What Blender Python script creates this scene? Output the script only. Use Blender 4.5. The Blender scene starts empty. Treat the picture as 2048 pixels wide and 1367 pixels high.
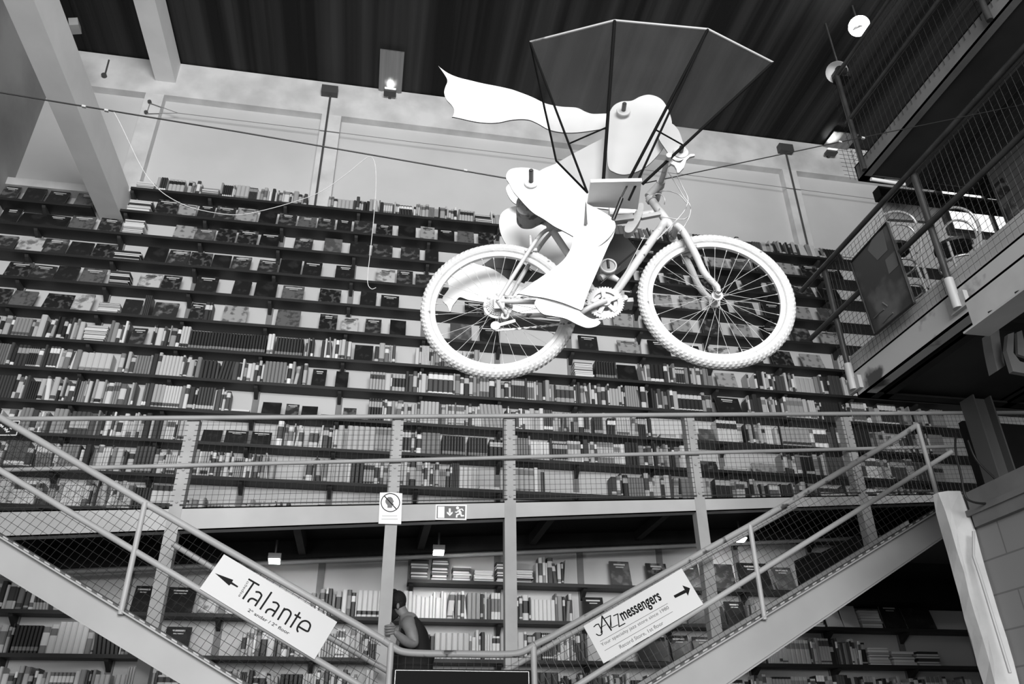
import bpy, bmesh, math, random
from mathutils import Vector, Matrix
random.seed(7)
S = bpy.context.scene
COL = S.collection
# ------------------------------------------------------------------ camera
F_PX = 1578.48
PITCH, YAW, ROLL = math.radians(29.08), math.radians(10.436), math.radians(-.627)
CZ = 1.6                                   # eye height above the ground floor
def ray(x, y):
    a = (x - 1024) / F_PX; b = (683.5 - y) / F_PX
    a, b = a*math.cos(ROLL) - b*math.sin(ROLL), a*math.sin(ROLL) + b*math.cos(ROLL)
    fw = math.cos(PITCH) - b*math.sin(PITCH); up = math.sin(PITCH) + b*math.cos(PITCH)
    return Vector((a*math.cos(YAW) + fw*math.sin(YAW), -a*math.sin(YAW) + fw*math.cos(YAW), up))
CAM = Vector((0, 0, CZ))
def proj(p):
    v = Vector(p) - CAM
    a = v.x*math.cos(YAW) - v.y*math.sin(YAW); fw = v.x*math.sin(YAW) + v.y*math.cos(YAW)
    d = fw*math.cos(PITCH) + v.z*math.sin(PITCH); u = -fw*math.sin(PITCH) + v.z*math.cos(PITCH)
    A, B = a/d, u/d
    return (1024 + F_PX*(A*math.cos(ROLL) + B*math.sin(ROLL)), 683.5 - F_PX*(-A*math.sin(ROLL) + B*math.cos(ROLL)))
cam = bpy.data.cameras.new('camera'); camo = bpy.data.objects.new('camera', cam); COL.objects.link(camo)
fw = ray(1024, 683.5).normalized(); rt = (ray(1124, 683.5) - ray(1024, 683.5)).normalized(); upv = rt.cross(fw)
M = Matrix((rt, upv, -fw)).transposed().to_4x4(); M.translation = CAM
camo.matrix_world = M
cam.sensor_width = 36; cam.sensor_fit = 'HORIZONTAL'; cam.lens = F_PX/2048*36; cam.clip_end = 200; cam.clip_start = .05
S.camera = camo
# ------------------------------------------------------------------ world, daylight, exposure
W = bpy.data.worlds.new('daylight'); S.world = W; W.use_nodes = True
W.node_tree.nodes['Background'].inputs[0].default_value = (1, 1, 1, 1)
W.node_tree.nodes['Background'].inputs[1].default_value = .62
S.view_settings.view_transform = 'Standard'; S.view_settings.look = 'None'
S.view_settings.exposure = -0.12; S.view_settings.gamma = 1; S.view_settings.use_curve_mapping = False
def area(name, loc, target, sx, sy, power):
    l = bpy.data.lights.new(name, 'AREA'); l.shape = 'RECTANGLE'; l.size = sx; l.size_y = sy; l.energy = power
    o = bpy.data.objects.new(name, l); COL.objects.link(o); o.location = loc
    o.rotation_euler = (Vector(target) - Vector(loc)).to_track_quat('-Z', 'Y').to_euler()
    return o
area('window_daylight', (.6, -6.0, 5.4), (.0, 8.5, 5.4), 6.4, 4.5, 2150)
area('bike_key_light', (-3.0, -1.5, 2.6), (1.2, 2.7, 3.5), 3.0, 2.0, 45)  # unseen area light added to brighten the bicycle

# ------------------------------------------------------------------ materials
def lin(v): return ((v/255 + .055)/1.055)**2.4 if v > 10 else v/255/12.92
def nmat(name, v, rough=.6, metal=0., var=0., scale=4., bump=0., v2=None, stretch=None, lo=.35, hi=.65, emit=0, detail=6):
    m = bpy.data.materials.new(name); m.use_nodes = True; nt = m.node_tree; b = nt.nodes['Principled BSDF']
    c = lin(v); b.inputs['Roughness'].default_value = rough; b.inputs['Metallic'].default_value = metal
    b.inputs['Base Color'].default_value = (c, c, c, 1)
    if var or v2 is not None or bump:
        tc = nt.nodes.new('ShaderNodeTexCoord'); n = nt.nodes.new('ShaderNodeTexNoise'); n.inputs['Scale'].default_value = scale; n.inputs['Detail'].default_value = detail
        src = tc.outputs['Object']
        if stretch:
            mp = nt.nodes.new('ShaderNodeMapping'); mp.inputs['Scale'].default_value = stretch
            nt.links.new(src, mp.inputs[0]); src = mp.outputs[0]
        nt.links.new(src, n.inputs['Vector'])
        if var or v2 is not None:
            r = nt.nodes.new('ShaderNodeValToRGB'); a = c*(1-var); d = c*(1+var) if v2 is None else lin(v2)
            r.color_ramp.elements[0].color = (a, a, a, 1); r.color_ramp.elements[1].color = (d, d, d, 1)
            r.color_ramp.elements[0].position = lo; r.color_ramp.elements[1].position = hi
            nt.links.new(n.outputs[0], r.inputs[0]); nt.links.new(r.outputs[0], b.inputs['Base Color'])
        if bump:
            bp = nt.nodes.new('ShaderNodeBump'); bp.inputs['Strength'].default_value = bump; bp.inputs['Distance'].default_value = .02
            nt.links.new(n.outputs[0], bp.inputs['Height']); nt.links.new(bp.outputs[0], b.inputs['Normal'])
    if emit:
        b.inputs['Emission Color'].default_value = (1, 1, 1, 1); b.inputs['Emission Strength'].default_value = emit
    return m
MT = dict(
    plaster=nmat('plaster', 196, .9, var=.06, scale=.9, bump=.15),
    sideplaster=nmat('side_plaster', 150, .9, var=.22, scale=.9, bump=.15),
    band=nmat('plaster_band', 205, .9, var=.15, scale=2.5, bump=.4),
    beam=nmat('painted_concrete', 224, .85, var=.05, scale=2, bump=.1),
    roof=nmat('corrugated_roof', 38, .8, v2=72, var=.35, lo=.42, hi=.8, scale=1.6, stretch=(2.2, .03, 1), detail=3),
    rooflit=nmat('painted_uplight', 130, .6, var=.1, scale=5, stretch=(4, .1, 1)),
    shelf=nmat('dark_shelf_board', 21, .6, var=.25, scale=5, stretch=(.2, 2, 2)),
    upright=nmat('shelf_upright', 120, .8, var=.15, scale=4),
    bracket=nmat('shelf_bracket', 42, .7, var=.2),
    steel=nmat('grey_painted_steel', 158, .5, var=.1, scale=3, bump=.05),
    steel2=nmat('worn_painted_steel', 150, .5, scale=9, v2=70, lo=.60, hi=.68, var=.01),
    fascia=nmat('walkway_beam_paint', 176, .6, var=.08, scale=2, bump=.08),
    stringer=nmat('stair_stringer_paint', 152, .45, var=.08, scale=1.5),
    wire=nmat('mesh_wire', 62, .5, metal=.3),
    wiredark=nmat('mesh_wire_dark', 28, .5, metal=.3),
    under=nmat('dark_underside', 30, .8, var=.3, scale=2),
    joist=nmat('dark_joist', 40, .7, var=.2),
    railD=nmat('dark_rail_pipe', 54, .35, metal=.3, var=.25, scale=8),
    fasciaR=nmat('chipped_platform_beam', 160, .6, scale=2.2, v2=60, lo=.60, hi=.66, var=.01, bump=.1),
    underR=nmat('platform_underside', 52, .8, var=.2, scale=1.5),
    white=nmat('white_paint', 170, .55, var=.03, scale=14, bump=.1),
    tyre=nmat('white_painted_tyre', 174, .8, scale=30, v2=90, lo=.66, hi=.74, var=.01, bump=.3),
    worn=nmat('worn_white_paint', 172, .5, scale=30, v2=75, lo=.62, hi=.7, var=.01),
    sheet=nmat('white_sheet', 222, .6, var=.015, scale=3),
    rimpaint=nmat('rim_paint', 196, .4, var=.05, scale=20), edge=nmat('sheet_shade_tone', 70, .7), plate=nmat('white_sign_plate', 246, .6), exitfield=nmat('exit_sign_green', 105, .6), paper=nmat('white_sign', 204, .5),  # edge: dark tone that paints shade onto the sheet sides
    ink=nmat('sign_ink', 20, .6), inkdim=nmat('dim_print', 80, .6), inkpale=nmat('pale_ink', 120, .6), inkfaint=nmat('faint_ink', 205, .6), signgrey=nmat('sign_grey', 120, .5),
    rod=nmat('black_rod', 10, .8), screen=nmat('black_screen', 8, .6), black=nmat('black_gloss', 14, .35), blackm=nmat('black_metal', 22, .45, var=.2, scale=10),
    wood=nmat('pale_board', 205, .6, var=.07, scale=5), wood2=nmat('laminated_wood', 140, .6, var=.1, scale=6, stretch=(1, 8, 8)),
    skin=nmat('skin', 128, .55, var=.08, scale=12), skindark=nmat('skin_face', 105, .55), hair=nmat('dark_hair', 18, .8, var=.3, scale=60, bump=.4), tank=nmat('black_tank_top', 16, .8), jeans=nmat('dark_trousers', 30, .8),
    saddle=nmat('saddle_underside', 135, .7, scale=22, v2=75, lo=.5, hi=.58, var=.02, bump=.6),
    conc=nmat('rough_concrete', 178, .9, var=.12, scale=4, bump=.5), concD=nmat('grey_concrete', 98, .9, var=.15, scale=3, bump=.3),
    rope=nmat('rope', 165, .9, var=.1, scale=60), cable=nmat('steel_cable', 45, .4, metal=.5), pipe=nmat('wall_pipe', 70, .6), wcable=nmat('wall_cable', 125, .7),
    floor=nmat('concrete_floor', 110, .8, var=.1, scale=1), lamp=nmat('lamp_glass', 250, .3, emit=14), lampsoft=nmat('lamp_reflector', 200, .3, emit=.12), housing=nmat('lamp_housing', 60, .4),
    chrome=nmat('chair_metal', 190, .25, metal=.6), seat=nmat('black_seat', 14, .5), tube=nmat('fluorescent_tube', 215, .3),
    plank=nmat('plank_partition', 52, .8, var=.25, scale=2, stretch=(1, 1, 9)), day=nmat('daylight_pane', 240, .3, emit=1.1),
    cream=nmat('cast_iron_paint', 85, .5, var=.1, scale=6), chain=nmat('painted_chain', 195, .4, scale=40, v2=70, lo=.5, hi=.6, var=.01),
)
for k_ in ('screen', 'rod', 'ink', 'paper', 'under', 'underR', 'roof', 'joist'): MT[k_].node_tree.nodes['Principled BSDF'].inputs['Specular IOR Level'].default_value = .1
def block_mat():
    m = nmat('block_wall_paint', 120, .85); nt = m.node_tree; b = nt.nodes['Principled BSDF']
    tc = nt.nodes.new('ShaderNodeTexCoord'); mp = nt.nodes.new('ShaderNodeMapping'); mp.inputs['Rotation'].default_value = (0, math.pi/2, math.pi/2)
    sx = nt.nodes.new('ShaderNodeSeparateXYZ'); cx = nt.nodes.new('ShaderNodeCombineXYZ')
    nt.links.new(tc.outputs['Object'], sx.inputs[0]); nt.links.new(sx.outputs['Y'], cx.inputs['X']); nt.links.new(sx.outputs['Z'], cx.inputs['Y'])
    br = nt.nodes.new('ShaderNodeTexBrick'); br.inputs['Scale'].default_value = 1; br.inputs['Brick Width'].default_value = .5; br.inputs['Row Height'].default_value = .22; br.inputs['Mortar Size'].default_value = .006
    c = lin(118); d = lin(92)
    br.inputs['Color1'].default_value = (c, c, c, 1); br.inputs['Color2'].default_value = (c*.93, c*.93, c*.93, 1); br.inputs['Mortar'].default_value = (d, d, d, 1)
    nt.links.new(cx.outputs[0], br.inputs['Vector']); nt.links.new(br.outputs[0], b.inputs['Base Color'])
    return m
MT['block'] = block_mat()
def tone_mat():                              # books: colour of each cover comes from the mesh attribute "tone"
    m = bpy.data.materials.new('book_cover'); m.use_nodes = True; nt = m.node_tree; b = nt.nodes['Principled BSDF']; b.inputs['Roughness'].default_value = .5
    at = nt.nodes.new('ShaderNodeAttribute'); at.attribute_name = 'tone'; nt.links.new(at.outputs['Color'], b.inputs['Base Color'])
    return m
MT['book'] = tone_mat()
def cover_mat(i, base, fg, sc):              # picture covers, procedural
    m = bpy.data.materials.new('cover_picture'); m.use_nodes = True; nt = m.node_tree; b = nt.nodes['Principled BSDF']; b.inputs['Roughness'].default_value = .35
    tc = nt.nodes.new('ShaderNodeTexCoord'); mp = nt.nodes.new('ShaderNodeMapping'); mp.inputs['Location'].default_value = (i*3.1, i*1.7, i)
    n = nt.nodes.new('ShaderNodeTexNoise'); n.inputs['Scale'].default_value = sc; n.inputs['Detail'].default_value = 4
    r = nt.nodes.new('ShaderNodeValToRGB'); a, d = lin(base), lin(fg)
    r.color_ramp.elements[0].color = (a, a, a, 1); r.color_ramp.elements[1].color = (d, d, d, 1); r.color_ramp.elements[0].position = .5; r.color_ramp.elements[1].position = .62
    nt.links.new(tc.outputs['Object'], mp.inputs[0]); nt.links.new(mp.outputs[0], n.inputs['Vector']); nt.links.new(n.outputs[0], r.inputs[0]); nt.links.new(r.outputs[0], b.inputs['Base Color'])
    return m
COVERS = [(cover_mat(i, *a), w) for i, a, w in [(0, (36, 62, 9), 'black'), (1, (48, 95, 14), 'dark patterned'), (2, (28, 45, 6), 'plain black'), (3, (80, 110, 11), 'mid grey'), (4, (160, 100, 13), 'pale pictorial'), (5, (50, 125, 8), 'dark pictorial'), (6, (195, 120, 10), 'white patterned'), (7, (100, 72, 20), 'grey'), (8, (34, 85, 20), 'speckled black')]]
def fabric_mat():
    m = bpy.data.materials.new('sheer_wing_fabric'); m.use_nodes = True; nt = m.node_tree; nt.nodes.clear()
    out = nt.nodes.new('ShaderNodeOutputMaterial'); mx = nt.nodes.new('ShaderNodeMixShader'); tr = nt.nodes.new('ShaderNodeBsdfTransparent'); df = nt.nodes.new('ShaderNodeBsdfDiffuse'); tl = nt.nodes.new('ShaderNodeBsdfTranslucent'); ad = nt.nodes.new('ShaderNodeMixShader')
    tr.inputs[0].default_value = (.93, .93, .93, 1); c = lin(82); df.inputs[0].default_value = (c, c, c, 1); tl.inputs[0].default_value = (c, c, c, 1)
    tc = nt.nodes.new('ShaderNodeTexCoord'); n = nt.nodes.new('ShaderNodeTexNoise'); n.inputs['Scale'].default_value = 9; mr = nt.nodes.new('ShaderNodeMapRange'); mr.inputs[3].default_value = .24; mr.inputs[4].default_value = .40
    nt.links.new(tc.outputs['Object'], n.inputs['Vector']); nt.links.new(n.outputs[0], mr.inputs[0])
    ad.inputs[0].default_value = .35; nt.links.new(df.outputs[0], ad.inputs[1]); nt.links.new(tl.outputs[0], ad.inputs[2])
    nt.links.new(mr.outputs[0], mx.inputs[0]); nt.links.new(tr.outputs[0], mx.inputs[1]); nt.links.new(ad.outputs[0], mx.inputs[2]); nt.links.new(mx.outputs[0], out.inputs[0])
    return m
MT['fabric'] = fabric_mat()
MT['fabricD'] = nmat('dark_wing_fabric', 70, .9, var=.1, scale=6)

# ------------------------------------------------------------------ geometry helpers
def V(x, y, z): return Vector((x, y, z + CZ))           # z given relative to eye height
def P(x, y, Y): v = ray(x, y); return CAM + v*(Y/v.y)    # pixel -> plane at distance Y
def PX(x, y, X): v = ray(x, y); return CAM + v*(X/v.x)
def PZ(x, y, z): v = ray(x, y); return CAM + v*(z/v.z)
def Xat(px, z, Y):
    lo, hi = -6.0, 14.0
    for _ in range(40):
        m = (lo+hi)/2
        if proj((m, Y, z+CZ))[0] < px: lo = m
        else: hi = m
    return lo
class MB:
    def __init__(s): s.v = []; s.f = []; s.m = []; s.t = []; s.sm = []
    def add(s, vs, fs, mi=0, tone=None, smooth=False):
        o = len(s.v); s.v += [tuple(v) for v in vs]
        for f in fs: s.f.append([i+o for i in f]); s.m.append(mi); s.t.append(tone); s.sm.append(smooth)
    def box(s, a, b, mi=0, tone=None):
        x0, y0, z0 = a; x1, y1, z1 = b
        s.add([(x0,y0,z0),(x1,y0,z0),(x1,y1,z0),(x0,y1,z0),(x0,y0,z1),(x1,y0,z1),(x1,y1,z1),(x0,y1,z1)],
              [(0,3,2,1),(4,5,6,7),(0,1,5,4),(1,2,6,5),(2,3,7,6),(3,0,4,7)], mi, tone)
    def obox(s, c, ax, ay, az, mi=0, tone=None):        # oriented box: centre and three half axes
        c = Vector(c); ax, ay, az = Vector(ax), Vector(ay), Vector(az); vs = []
        for k in (-1, 1):
            for i, j in ((-1,-1),(1,-1),(1,1),(-1,1)): vs.append(c + ax*i + ay*j + az*k)
        s.add(vs, [(0,3,2,1),(4,5,6,7),(0,1,5,4),(1,2,6,5),(2,3,7,6),(3,0,4,7)], mi, tone)
    def bar(s, a, b, w, h, up=(0,0,1), mi=0):
        a, b = Vector(a), Vector(b); d = b-a; u = Vector(up); sd = d.cross(u).normalized(); u2 = sd.cross(d).normalized()
        s.obox((a+b)/2, d/2, sd*w/2, u2*h/2, mi)
    def tube(s, pts, r, n=8, mi=0, closed=False, cap=True, smooth=True):
        pts = [Vector(p) for p in pts]; N = len(pts); rings = []; rr = r if isinstance(r, (list, tuple)) else [r]*N
        prev = None
        for i in range(N):
            if closed: d = pts[(i+1) % N] - pts[i-1]
            else: d = pts[min(i+1, N-1)] - pts[max(i-1, 0)]
            d.normalize()
            if prev is None:
                h = Vector((0,0,1)) if abs(d.z) < .9 else Vector((0,1,0)); u = d.cross(h).normalized()
            else: u = (prev - d*prev.dot(d)).normalized()
            prev = u; w = d.cross(u)
            rings.append([pts[i] + (u*math.cos(2*math.pi*k/n) + w*math.sin(2*math.pi*k/n))*rr[i] for k in range(n)])
        vs = [v for g in rings for v in g]; fs = []
        for i in range(N if closed else N-1):
            j = (i+1) % N
            for k in range(n): fs.append((i*n+k, i*n+(k+1) % n, j*n+(k+1) % n, j*n+k))
        s.add(vs, fs, mi, None, smooth)
        if cap and not closed:
            s.add(rings[0], [tuple(reversed(range(n)))], mi); s.add(rings[-1], [tuple(range(n))], mi)
    def prism(s, poly, d, mi=0):                         # polygon pushed along d
        poly = [Vector(p) for p in poly]; d = Vector(d); n = len(poly)
        s.add(poly + [p+d for p in poly], [tuple(range(n)), tuple(range(2*n-1, n-1, -1))] + [(i, i+n, (i+1) % n+n, (i+1) % n) for i in range(n)], mi)
    def disc(s, c, nrm, r, h, n=24, mi=0, r2=None):      # short cylinder from c along nrm
        c = Vector(c); nv = Vector(nrm).normalized(); u = nv.orthogonal().normalized(); w = nv.cross(u); r2 = r if r2 is None else r2
        A = [c + (u*math.cos(2*math.pi*k/n) + w*math.sin(2*math.pi*k/n))*r for k in range(n)]
        B = [c + nv*h + (u*math.cos(2*math.pi*k/n) + w*math.sin(2*math.pi*k/n))*r2 for k in range(n)]
        s.add(A+B, [tuple(reversed(range(n))), tuple(range(n, 2*n))], mi)
        s.add(A+B, [(i, (i+1) % n, (i+1) % n+n, i+n) for i in range(n)], mi, None, True)
    def ring(s, c, nrm, prof, n=64, mi=0, smooth=True):  # closed profile (radius, axial) turned about nrm
        c = Vector(c); nv = Vector(nrm).normalized(); u = nv.orthogonal().normalized(); w = nv.cross(u); m = len(prof); vs = []
        for k in range(n):
            e = u*math.cos(2*math.pi*k/n) + w*math.sin(2*math.pi*k/n)
            for r, a in prof: vs.append(c + e*r + nv*a)
        s.add(vs, [(k*m+i, k*m+(i+1) % m, ((k+1) % n)*m+(i+1) % m, ((k+1) % n)*m+i) for k in range(n) for i in range(m)], mi, None, smooth)
    def ball(s, c, rx, ry, rz, n=14, m=9, mi=0, rot=None):
        c = Vector(c); vs = []; fs = []
        for j in range(m+1):
            th = math.pi*j/m
            for k in range(n):
                p = Vector((rx*math.sin(th)*math.cos(2*math.pi*k/n), ry*math.sin(th)*math.sin(2*math.pi*k/n), rz*math.cos(th)))
                if rot: p = rot @ p
                vs.append(c+p)
        for j in range(m):
            for k in range(n): fs.append((j*n+k, (j+1)*n+k, (j+1)*n+(k+1) % n, j*n+(k+1) % n))
        s.add(vs, fs, mi, None, True)
    def build(s, name, mats, parent=None, origin=None):
        if not s.v: return None
        me = bpy.data.meshes.new(name)
        if parent is not None: org = worigin(parent)
        else:
            if origin is None:
                xs = [v[0] for v in s.v]; ys = [v[1] for v in s.v]; zs = [v[2] for v in s.v]
                origin = ((min(xs)+max(xs))/2, (min(ys)+max(ys))/2, min(zs))
            org = Vector(origin)
        me.from_pydata([(v[0]-org.x, v[1]-org.y, v[2]-org.z) for v in s.v], [], s.f)
        if not isinstance(mats, (list, tuple)): mats = [mats]
        for m in mats: me.materials.append(MT[m] if isinstance(m, str) else m)
        me.polygons.foreach_set('material_index', s.m); me.polygons.foreach_set('use_smooth', s.sm)
        if any(t is not None for t in s.t):
            at = me.attributes.new('tone', 'FLOAT_COLOR', 'CORNER'); cs = []
            for f, t in zip(s.f, s.t):
                c = .2 if t is None else t
                cs += [c, c, c, 1]*len(f)
            at.data.foreach_set('color', cs)
        me.update()
        o = bpy.data.objects.new(name, me); COL.objects.link(o)
        if parent is not None: o.parent = parent
        else: o.location = org
        return o
ORG = {}
def worigin(o):
    v = Vector((0, 0, 0))
    while o is not None: v += o.location; o = o.parent
    return v
def tag(o, label=None, cat=None, group=None, kind=None):
    if label: o['label'] = label
    if cat: o['category'] = cat
    if group: o['group'] = group
    if kind: o['kind'] = kind
    return o
def thing(name, label, cat, loc, group=None):
    o = bpy.data.objects.new(name, None); COL.objects.link(o); o.location = loc; o.empty_display_size = .1
    return tag(o, label, cat, group)
def struct(name, mb, mats): return tag(mb.build(name, mats), kind='structure')
def spline(pts, n=6, closed=False):
    pts = [Vector(p) for p in pts]; N = len(pts); out = []
    for i in range(N if closed else N-1):
        a = pts[i-1] if (closed or i > 0) else pts[0]; b = pts[i]; c = pts[(i+1) % N]; d = pts[(i+2) % N] if (closed or i+2 < N) else pts[-1]
        for k in range(n):
            t = k/n; out.append(.5*((2*b) + (c-a)*t + (2*a-5*b+4*c-d)*t*t + (3*b-a-3*c+d)*t**3))
    if not closed: out.append(pts[-1])
    return out
def wires(mb, poly, d1, d2, p1, p2, r=.0022, mi=0, jit=0):
    """woven wire: two families of straight wires at pitch p1 / p2 clipped to a planar polygon"""
    poly = [Vector(p) for p in poly]; o = poly[0]; nrm = Vector((0,0,0))
    for i in range(1, len(poly)-1): nrm += (poly[i]-o).cross(poly[i+1]-o)
    nrm.normalize()
    for d, pitch in ((Vector(d1).normalized(), p1), (Vector(d2).normalized(), p2)):
        q = nrm.cross(d).normalized(); ss = [(p-o).dot(q) for p in poly]
        k = math.ceil(min(ss)/pitch)
        while k*pitch < max(ss):
            c = k*pitch; ts = []
            for i in range(len(poly)):
                a, b = ss[i], ss[(i+1) % len(poly)]
                if (a-c)*(b-c) < 0: ts.append((poly[i] + (poly[(i+1) % len(poly)]-poly[i])*((c-a)/(b-a))))
            ts.sort(key=lambda p: p.dot(d))
            for i in range(0, len(ts)-1, 2):
                mb.tube([ts[i], ts[i+1]], r, 3, mi, cap=False, smooth=False)
            k += 1

# ------------------------------------------------------------------ the setting
YW, YS, YK = 8.72, 8.5, 7.25          # wall, shelf fronts, walkway front
ZC = 9.0                              # ceiling above eye height
XL = -4.78
mb = MB(); mb.box(V(XL, YW, -1.6), V(13, YW+.3, ZC)); struct('wall_back', mb, 'plaster')
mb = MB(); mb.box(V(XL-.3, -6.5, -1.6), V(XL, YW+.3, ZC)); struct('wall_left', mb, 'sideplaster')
mb = MB(); mb.box(V(XL-.3, -6.5, -1.7), V(13, YW+.3, -1.6)); struct('floor', mb, 'floor')
mb = MB(); mb.box(V(XL, 7.02, -.24), V(8.0, YW, -.12)); struct('floor_upper', mb, 'floor')
mb = MB(); mb.box(V(13, -6.8, -1.6), V(13.3, YW+.3, ZC)); struct('wall_right_unseen', mb, 'sideplaster')  # out of view, added to shut ambient light out on the right
mb = MB(); mb.box(V(4.2, -6.8, -1.6), V(13, -6.6, ZC)); struct('wall_front_unseen', mb, 'sideplaster')  # unseen part wall behind the camera, added to darken the right side
# corrugated roof, ribs running away from the shelf wall
mb = MB(); pts = []; x = XL; k = 0
while x < 13:
    pts += [(x, 0), (x+.13, 0), (x+.15, .006), (x+.19, .006)]; x += .21
vs = []; fs = []
for (px, dz) in pts: vs += [V(px, YW, ZC-dz), V(px, -6.5, ZC-dz)]
for i in range(len(pts)-1): fs.append((2*i, 2*i+1, 2*i+3, 2*i+2))
mb.add(vs, fs); mb.box(V(XL-.3, -6.5, ZC+.05), V(13, YW+.3, ZC+.15)); struct('ceiling', mb, 'roof')
# pale patches that paint the uplighters' glow onto the roof
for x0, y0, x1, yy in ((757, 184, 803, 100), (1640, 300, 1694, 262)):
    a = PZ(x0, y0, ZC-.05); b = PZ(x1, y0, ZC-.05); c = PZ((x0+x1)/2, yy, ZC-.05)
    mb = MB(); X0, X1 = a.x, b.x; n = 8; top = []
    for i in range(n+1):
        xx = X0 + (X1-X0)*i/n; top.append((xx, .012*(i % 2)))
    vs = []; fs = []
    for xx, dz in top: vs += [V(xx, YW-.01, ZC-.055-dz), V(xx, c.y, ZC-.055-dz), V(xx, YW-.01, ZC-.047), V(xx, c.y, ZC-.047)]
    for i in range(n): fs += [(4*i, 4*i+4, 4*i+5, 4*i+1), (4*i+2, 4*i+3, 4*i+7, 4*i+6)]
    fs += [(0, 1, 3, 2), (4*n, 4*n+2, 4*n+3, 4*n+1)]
    mb.add(vs, fs); o = mb.build('uplight_patch', 'rooflit')
    tag(o, 'painted light patch above the wall uplighter, ' + ('nearest the flying scarf' if x0 < 1000 else 'beside the upper platform at right'), 'roof panel', kind='structure')
# lintel band and pilasters of the upper wall
mb = MB(); zt = P(500, 210, 8.60).z-CZ
rnd = random.Random(3); n = 90; top = []
mb.box(V(XL, 8.60, zt), V(13, YW, ZC-.02)); struct('trim_1', mb, 'band')
zb = .7798*8.5
def xof(px, py): return P(px, py, 8.60).x
for i, (a, b) in enumerate((((294, 178), (328, 191)), ((644, 227), (683, 231)), ((1564, 336), (1592, 340)))):
    mb = MB(); mb.box(V(xof(*a), 8.60, zb), V(xof(*b), YW, zt)); struct('trim_%d' % (i+2), mb, 'band')
mb = MB(); a = P(0, 352, 8.6); b = P(0, 376, 8.6); mb.box((XL, 8.56, P(100, 376, 8.56).z), (-3.6, YW, P(100, 362, 8.56).z)); struct('trim_5', mb, 'band')
# tie beams
def tie(x0, x1, z0, z1, lab):
    mb = MB(); mb.box(V(x0, -3, z0), V(x1, YW, z1)); mb.build
    o = mb.build('roof_beam', 'beam'); tag(o, lab, 'beam', kind='structure'); return o
S8 = YW/8.5
tie(-.586*6.06*S8, -.503*6.53*S8, 6.06*S8, 6.50*S8, 'large white roof beam running down to the shelves at far left')
a = P(314, 176, YW); b = P(352, 181, YW); c = P(366, 142, YW)
tie(a.x, (b.x+c.x)/2, a.z-CZ+.02, ZC-.03, 'smaller white roof beam meeting the wall just under the roof')
# pipes and wires on the wall
def tubething(name, pts, r, mat, label, cat, n=6, sub=None):
    mb = MB(); mb.tube(pts, r, n); o = mb.build(name, mat); return tag(o, label, cat)
for (t0, b0, px, lab) in (((661, 190), (638, 396), 655, 'thin dark pipe running down the pilaster left of the scarf'), ((1572, 305), (1626, 492), 1580, 'thin dark pipe running down the wall right of the handlebar')):
    tp = P(*t0, 8.575); root = thing('wall_pipe', lab, 'pipe', (tp.x, 8.575, zb+CZ))
    mb = MB(); mb.tube([tp, (tp.x, 8.575, zb+CZ+.02)], .014, 6); mb.build('pipe', 'pipe', root)
    mb = MB(); mb.box((tp.x-.13, 8.50, tp.z-.02), (tp.x+.1, 8.60, tp.z+.12)); mb.build('junction_box', 'pipe', root)
pts = [P(x, y, 8.585) for x, y in ((300, 206), (356, 226), (655, 262), (820, 283), (1093, 316), (1402, 353), (1617, 381), (1765, 400))]
root = thing('wall_wire', 'thin wire stretched along the upper wall behind the flying figure', 'wire', pts[0])
mb = MB(); mb.tube(pts, .006, 4); mb.tube([P(293, 227, 8.585), P(356, 226, 8.585)], .006, 4); mb.tube([P(300, 206, 8.585), P(293, 227, 8.585)], .005, 4); mb.build('wire', 'wcable', root)
for q in ((300, 206), (293, 227)): mb = MB(); mb.disc(P(*q, 8.605), (0, -1, 0), .025, .04, 10); mb.build('anchor', 'pipe', root)
# broken plaster patches at the foot of roof line, small hook and box by the big beam
q = P(150, 52, 7.4); mb = MB(); mb.obox(q, (.05, 0, .015), (0, .07, 0), (-.02, 0, .06)); mb.build('junction', 'steel')
tag(bpy.data.objects['junction'], 'small grey box fixed to the side of the big white roof beam', 'box'); bpy.data.objects['junction'].name = 'wall_box'
mb = MB(); a = P(218, 120, 8.6); b = P(209, 153, 8.6); mb.tube([a, b], .012, 6); mb.disc(b, (0, -1, 0), .035, .04, 10); tag(mb.build('ceiling_hook', 'pipe'), 'small dark hook on the wall between the two roof beams', 'hook')

# ------------------------------------------------------------------ shelves on the wall
ZR = {0: .7798, 1: .7373, 2: .6961, 3: .6509, 4: .608, 5: .5627, 6: .5175, 7: .4738, 8: .4282, 9: .3845, 10: .3390, 11: .2935, 12: .2195, 13: .1737, 14: .1278, 15: .082}
ZR = {k: v*8.5 for k, v in ZR.items()}
ORDW = ['topmost', 'second', 'third', 'fourth', 'fifth', 'sixth', 'seventh', 'eighth', 'ninth', 'tenth', 'eleventh', 'twelfth']
def shelfname(r): return (ORDW[r] + (' shelf from the top' if r else ' shelf')) if r < 12 else {12: 'top shelf under the walkway', 13: 'second shelf under the walkway', 14: 'third shelf under the walkway', 15: 'lowest visible shelf under the walkway'}[r]
bx0 = Xat(338, ZR[7]-.1, 8.6); bdx = Xat(511, ZR[7]-.1, 8.6) - bx0
BX = [bx0 + bdx*k for k in range(-3, 13)]
XR = 9.3
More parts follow.
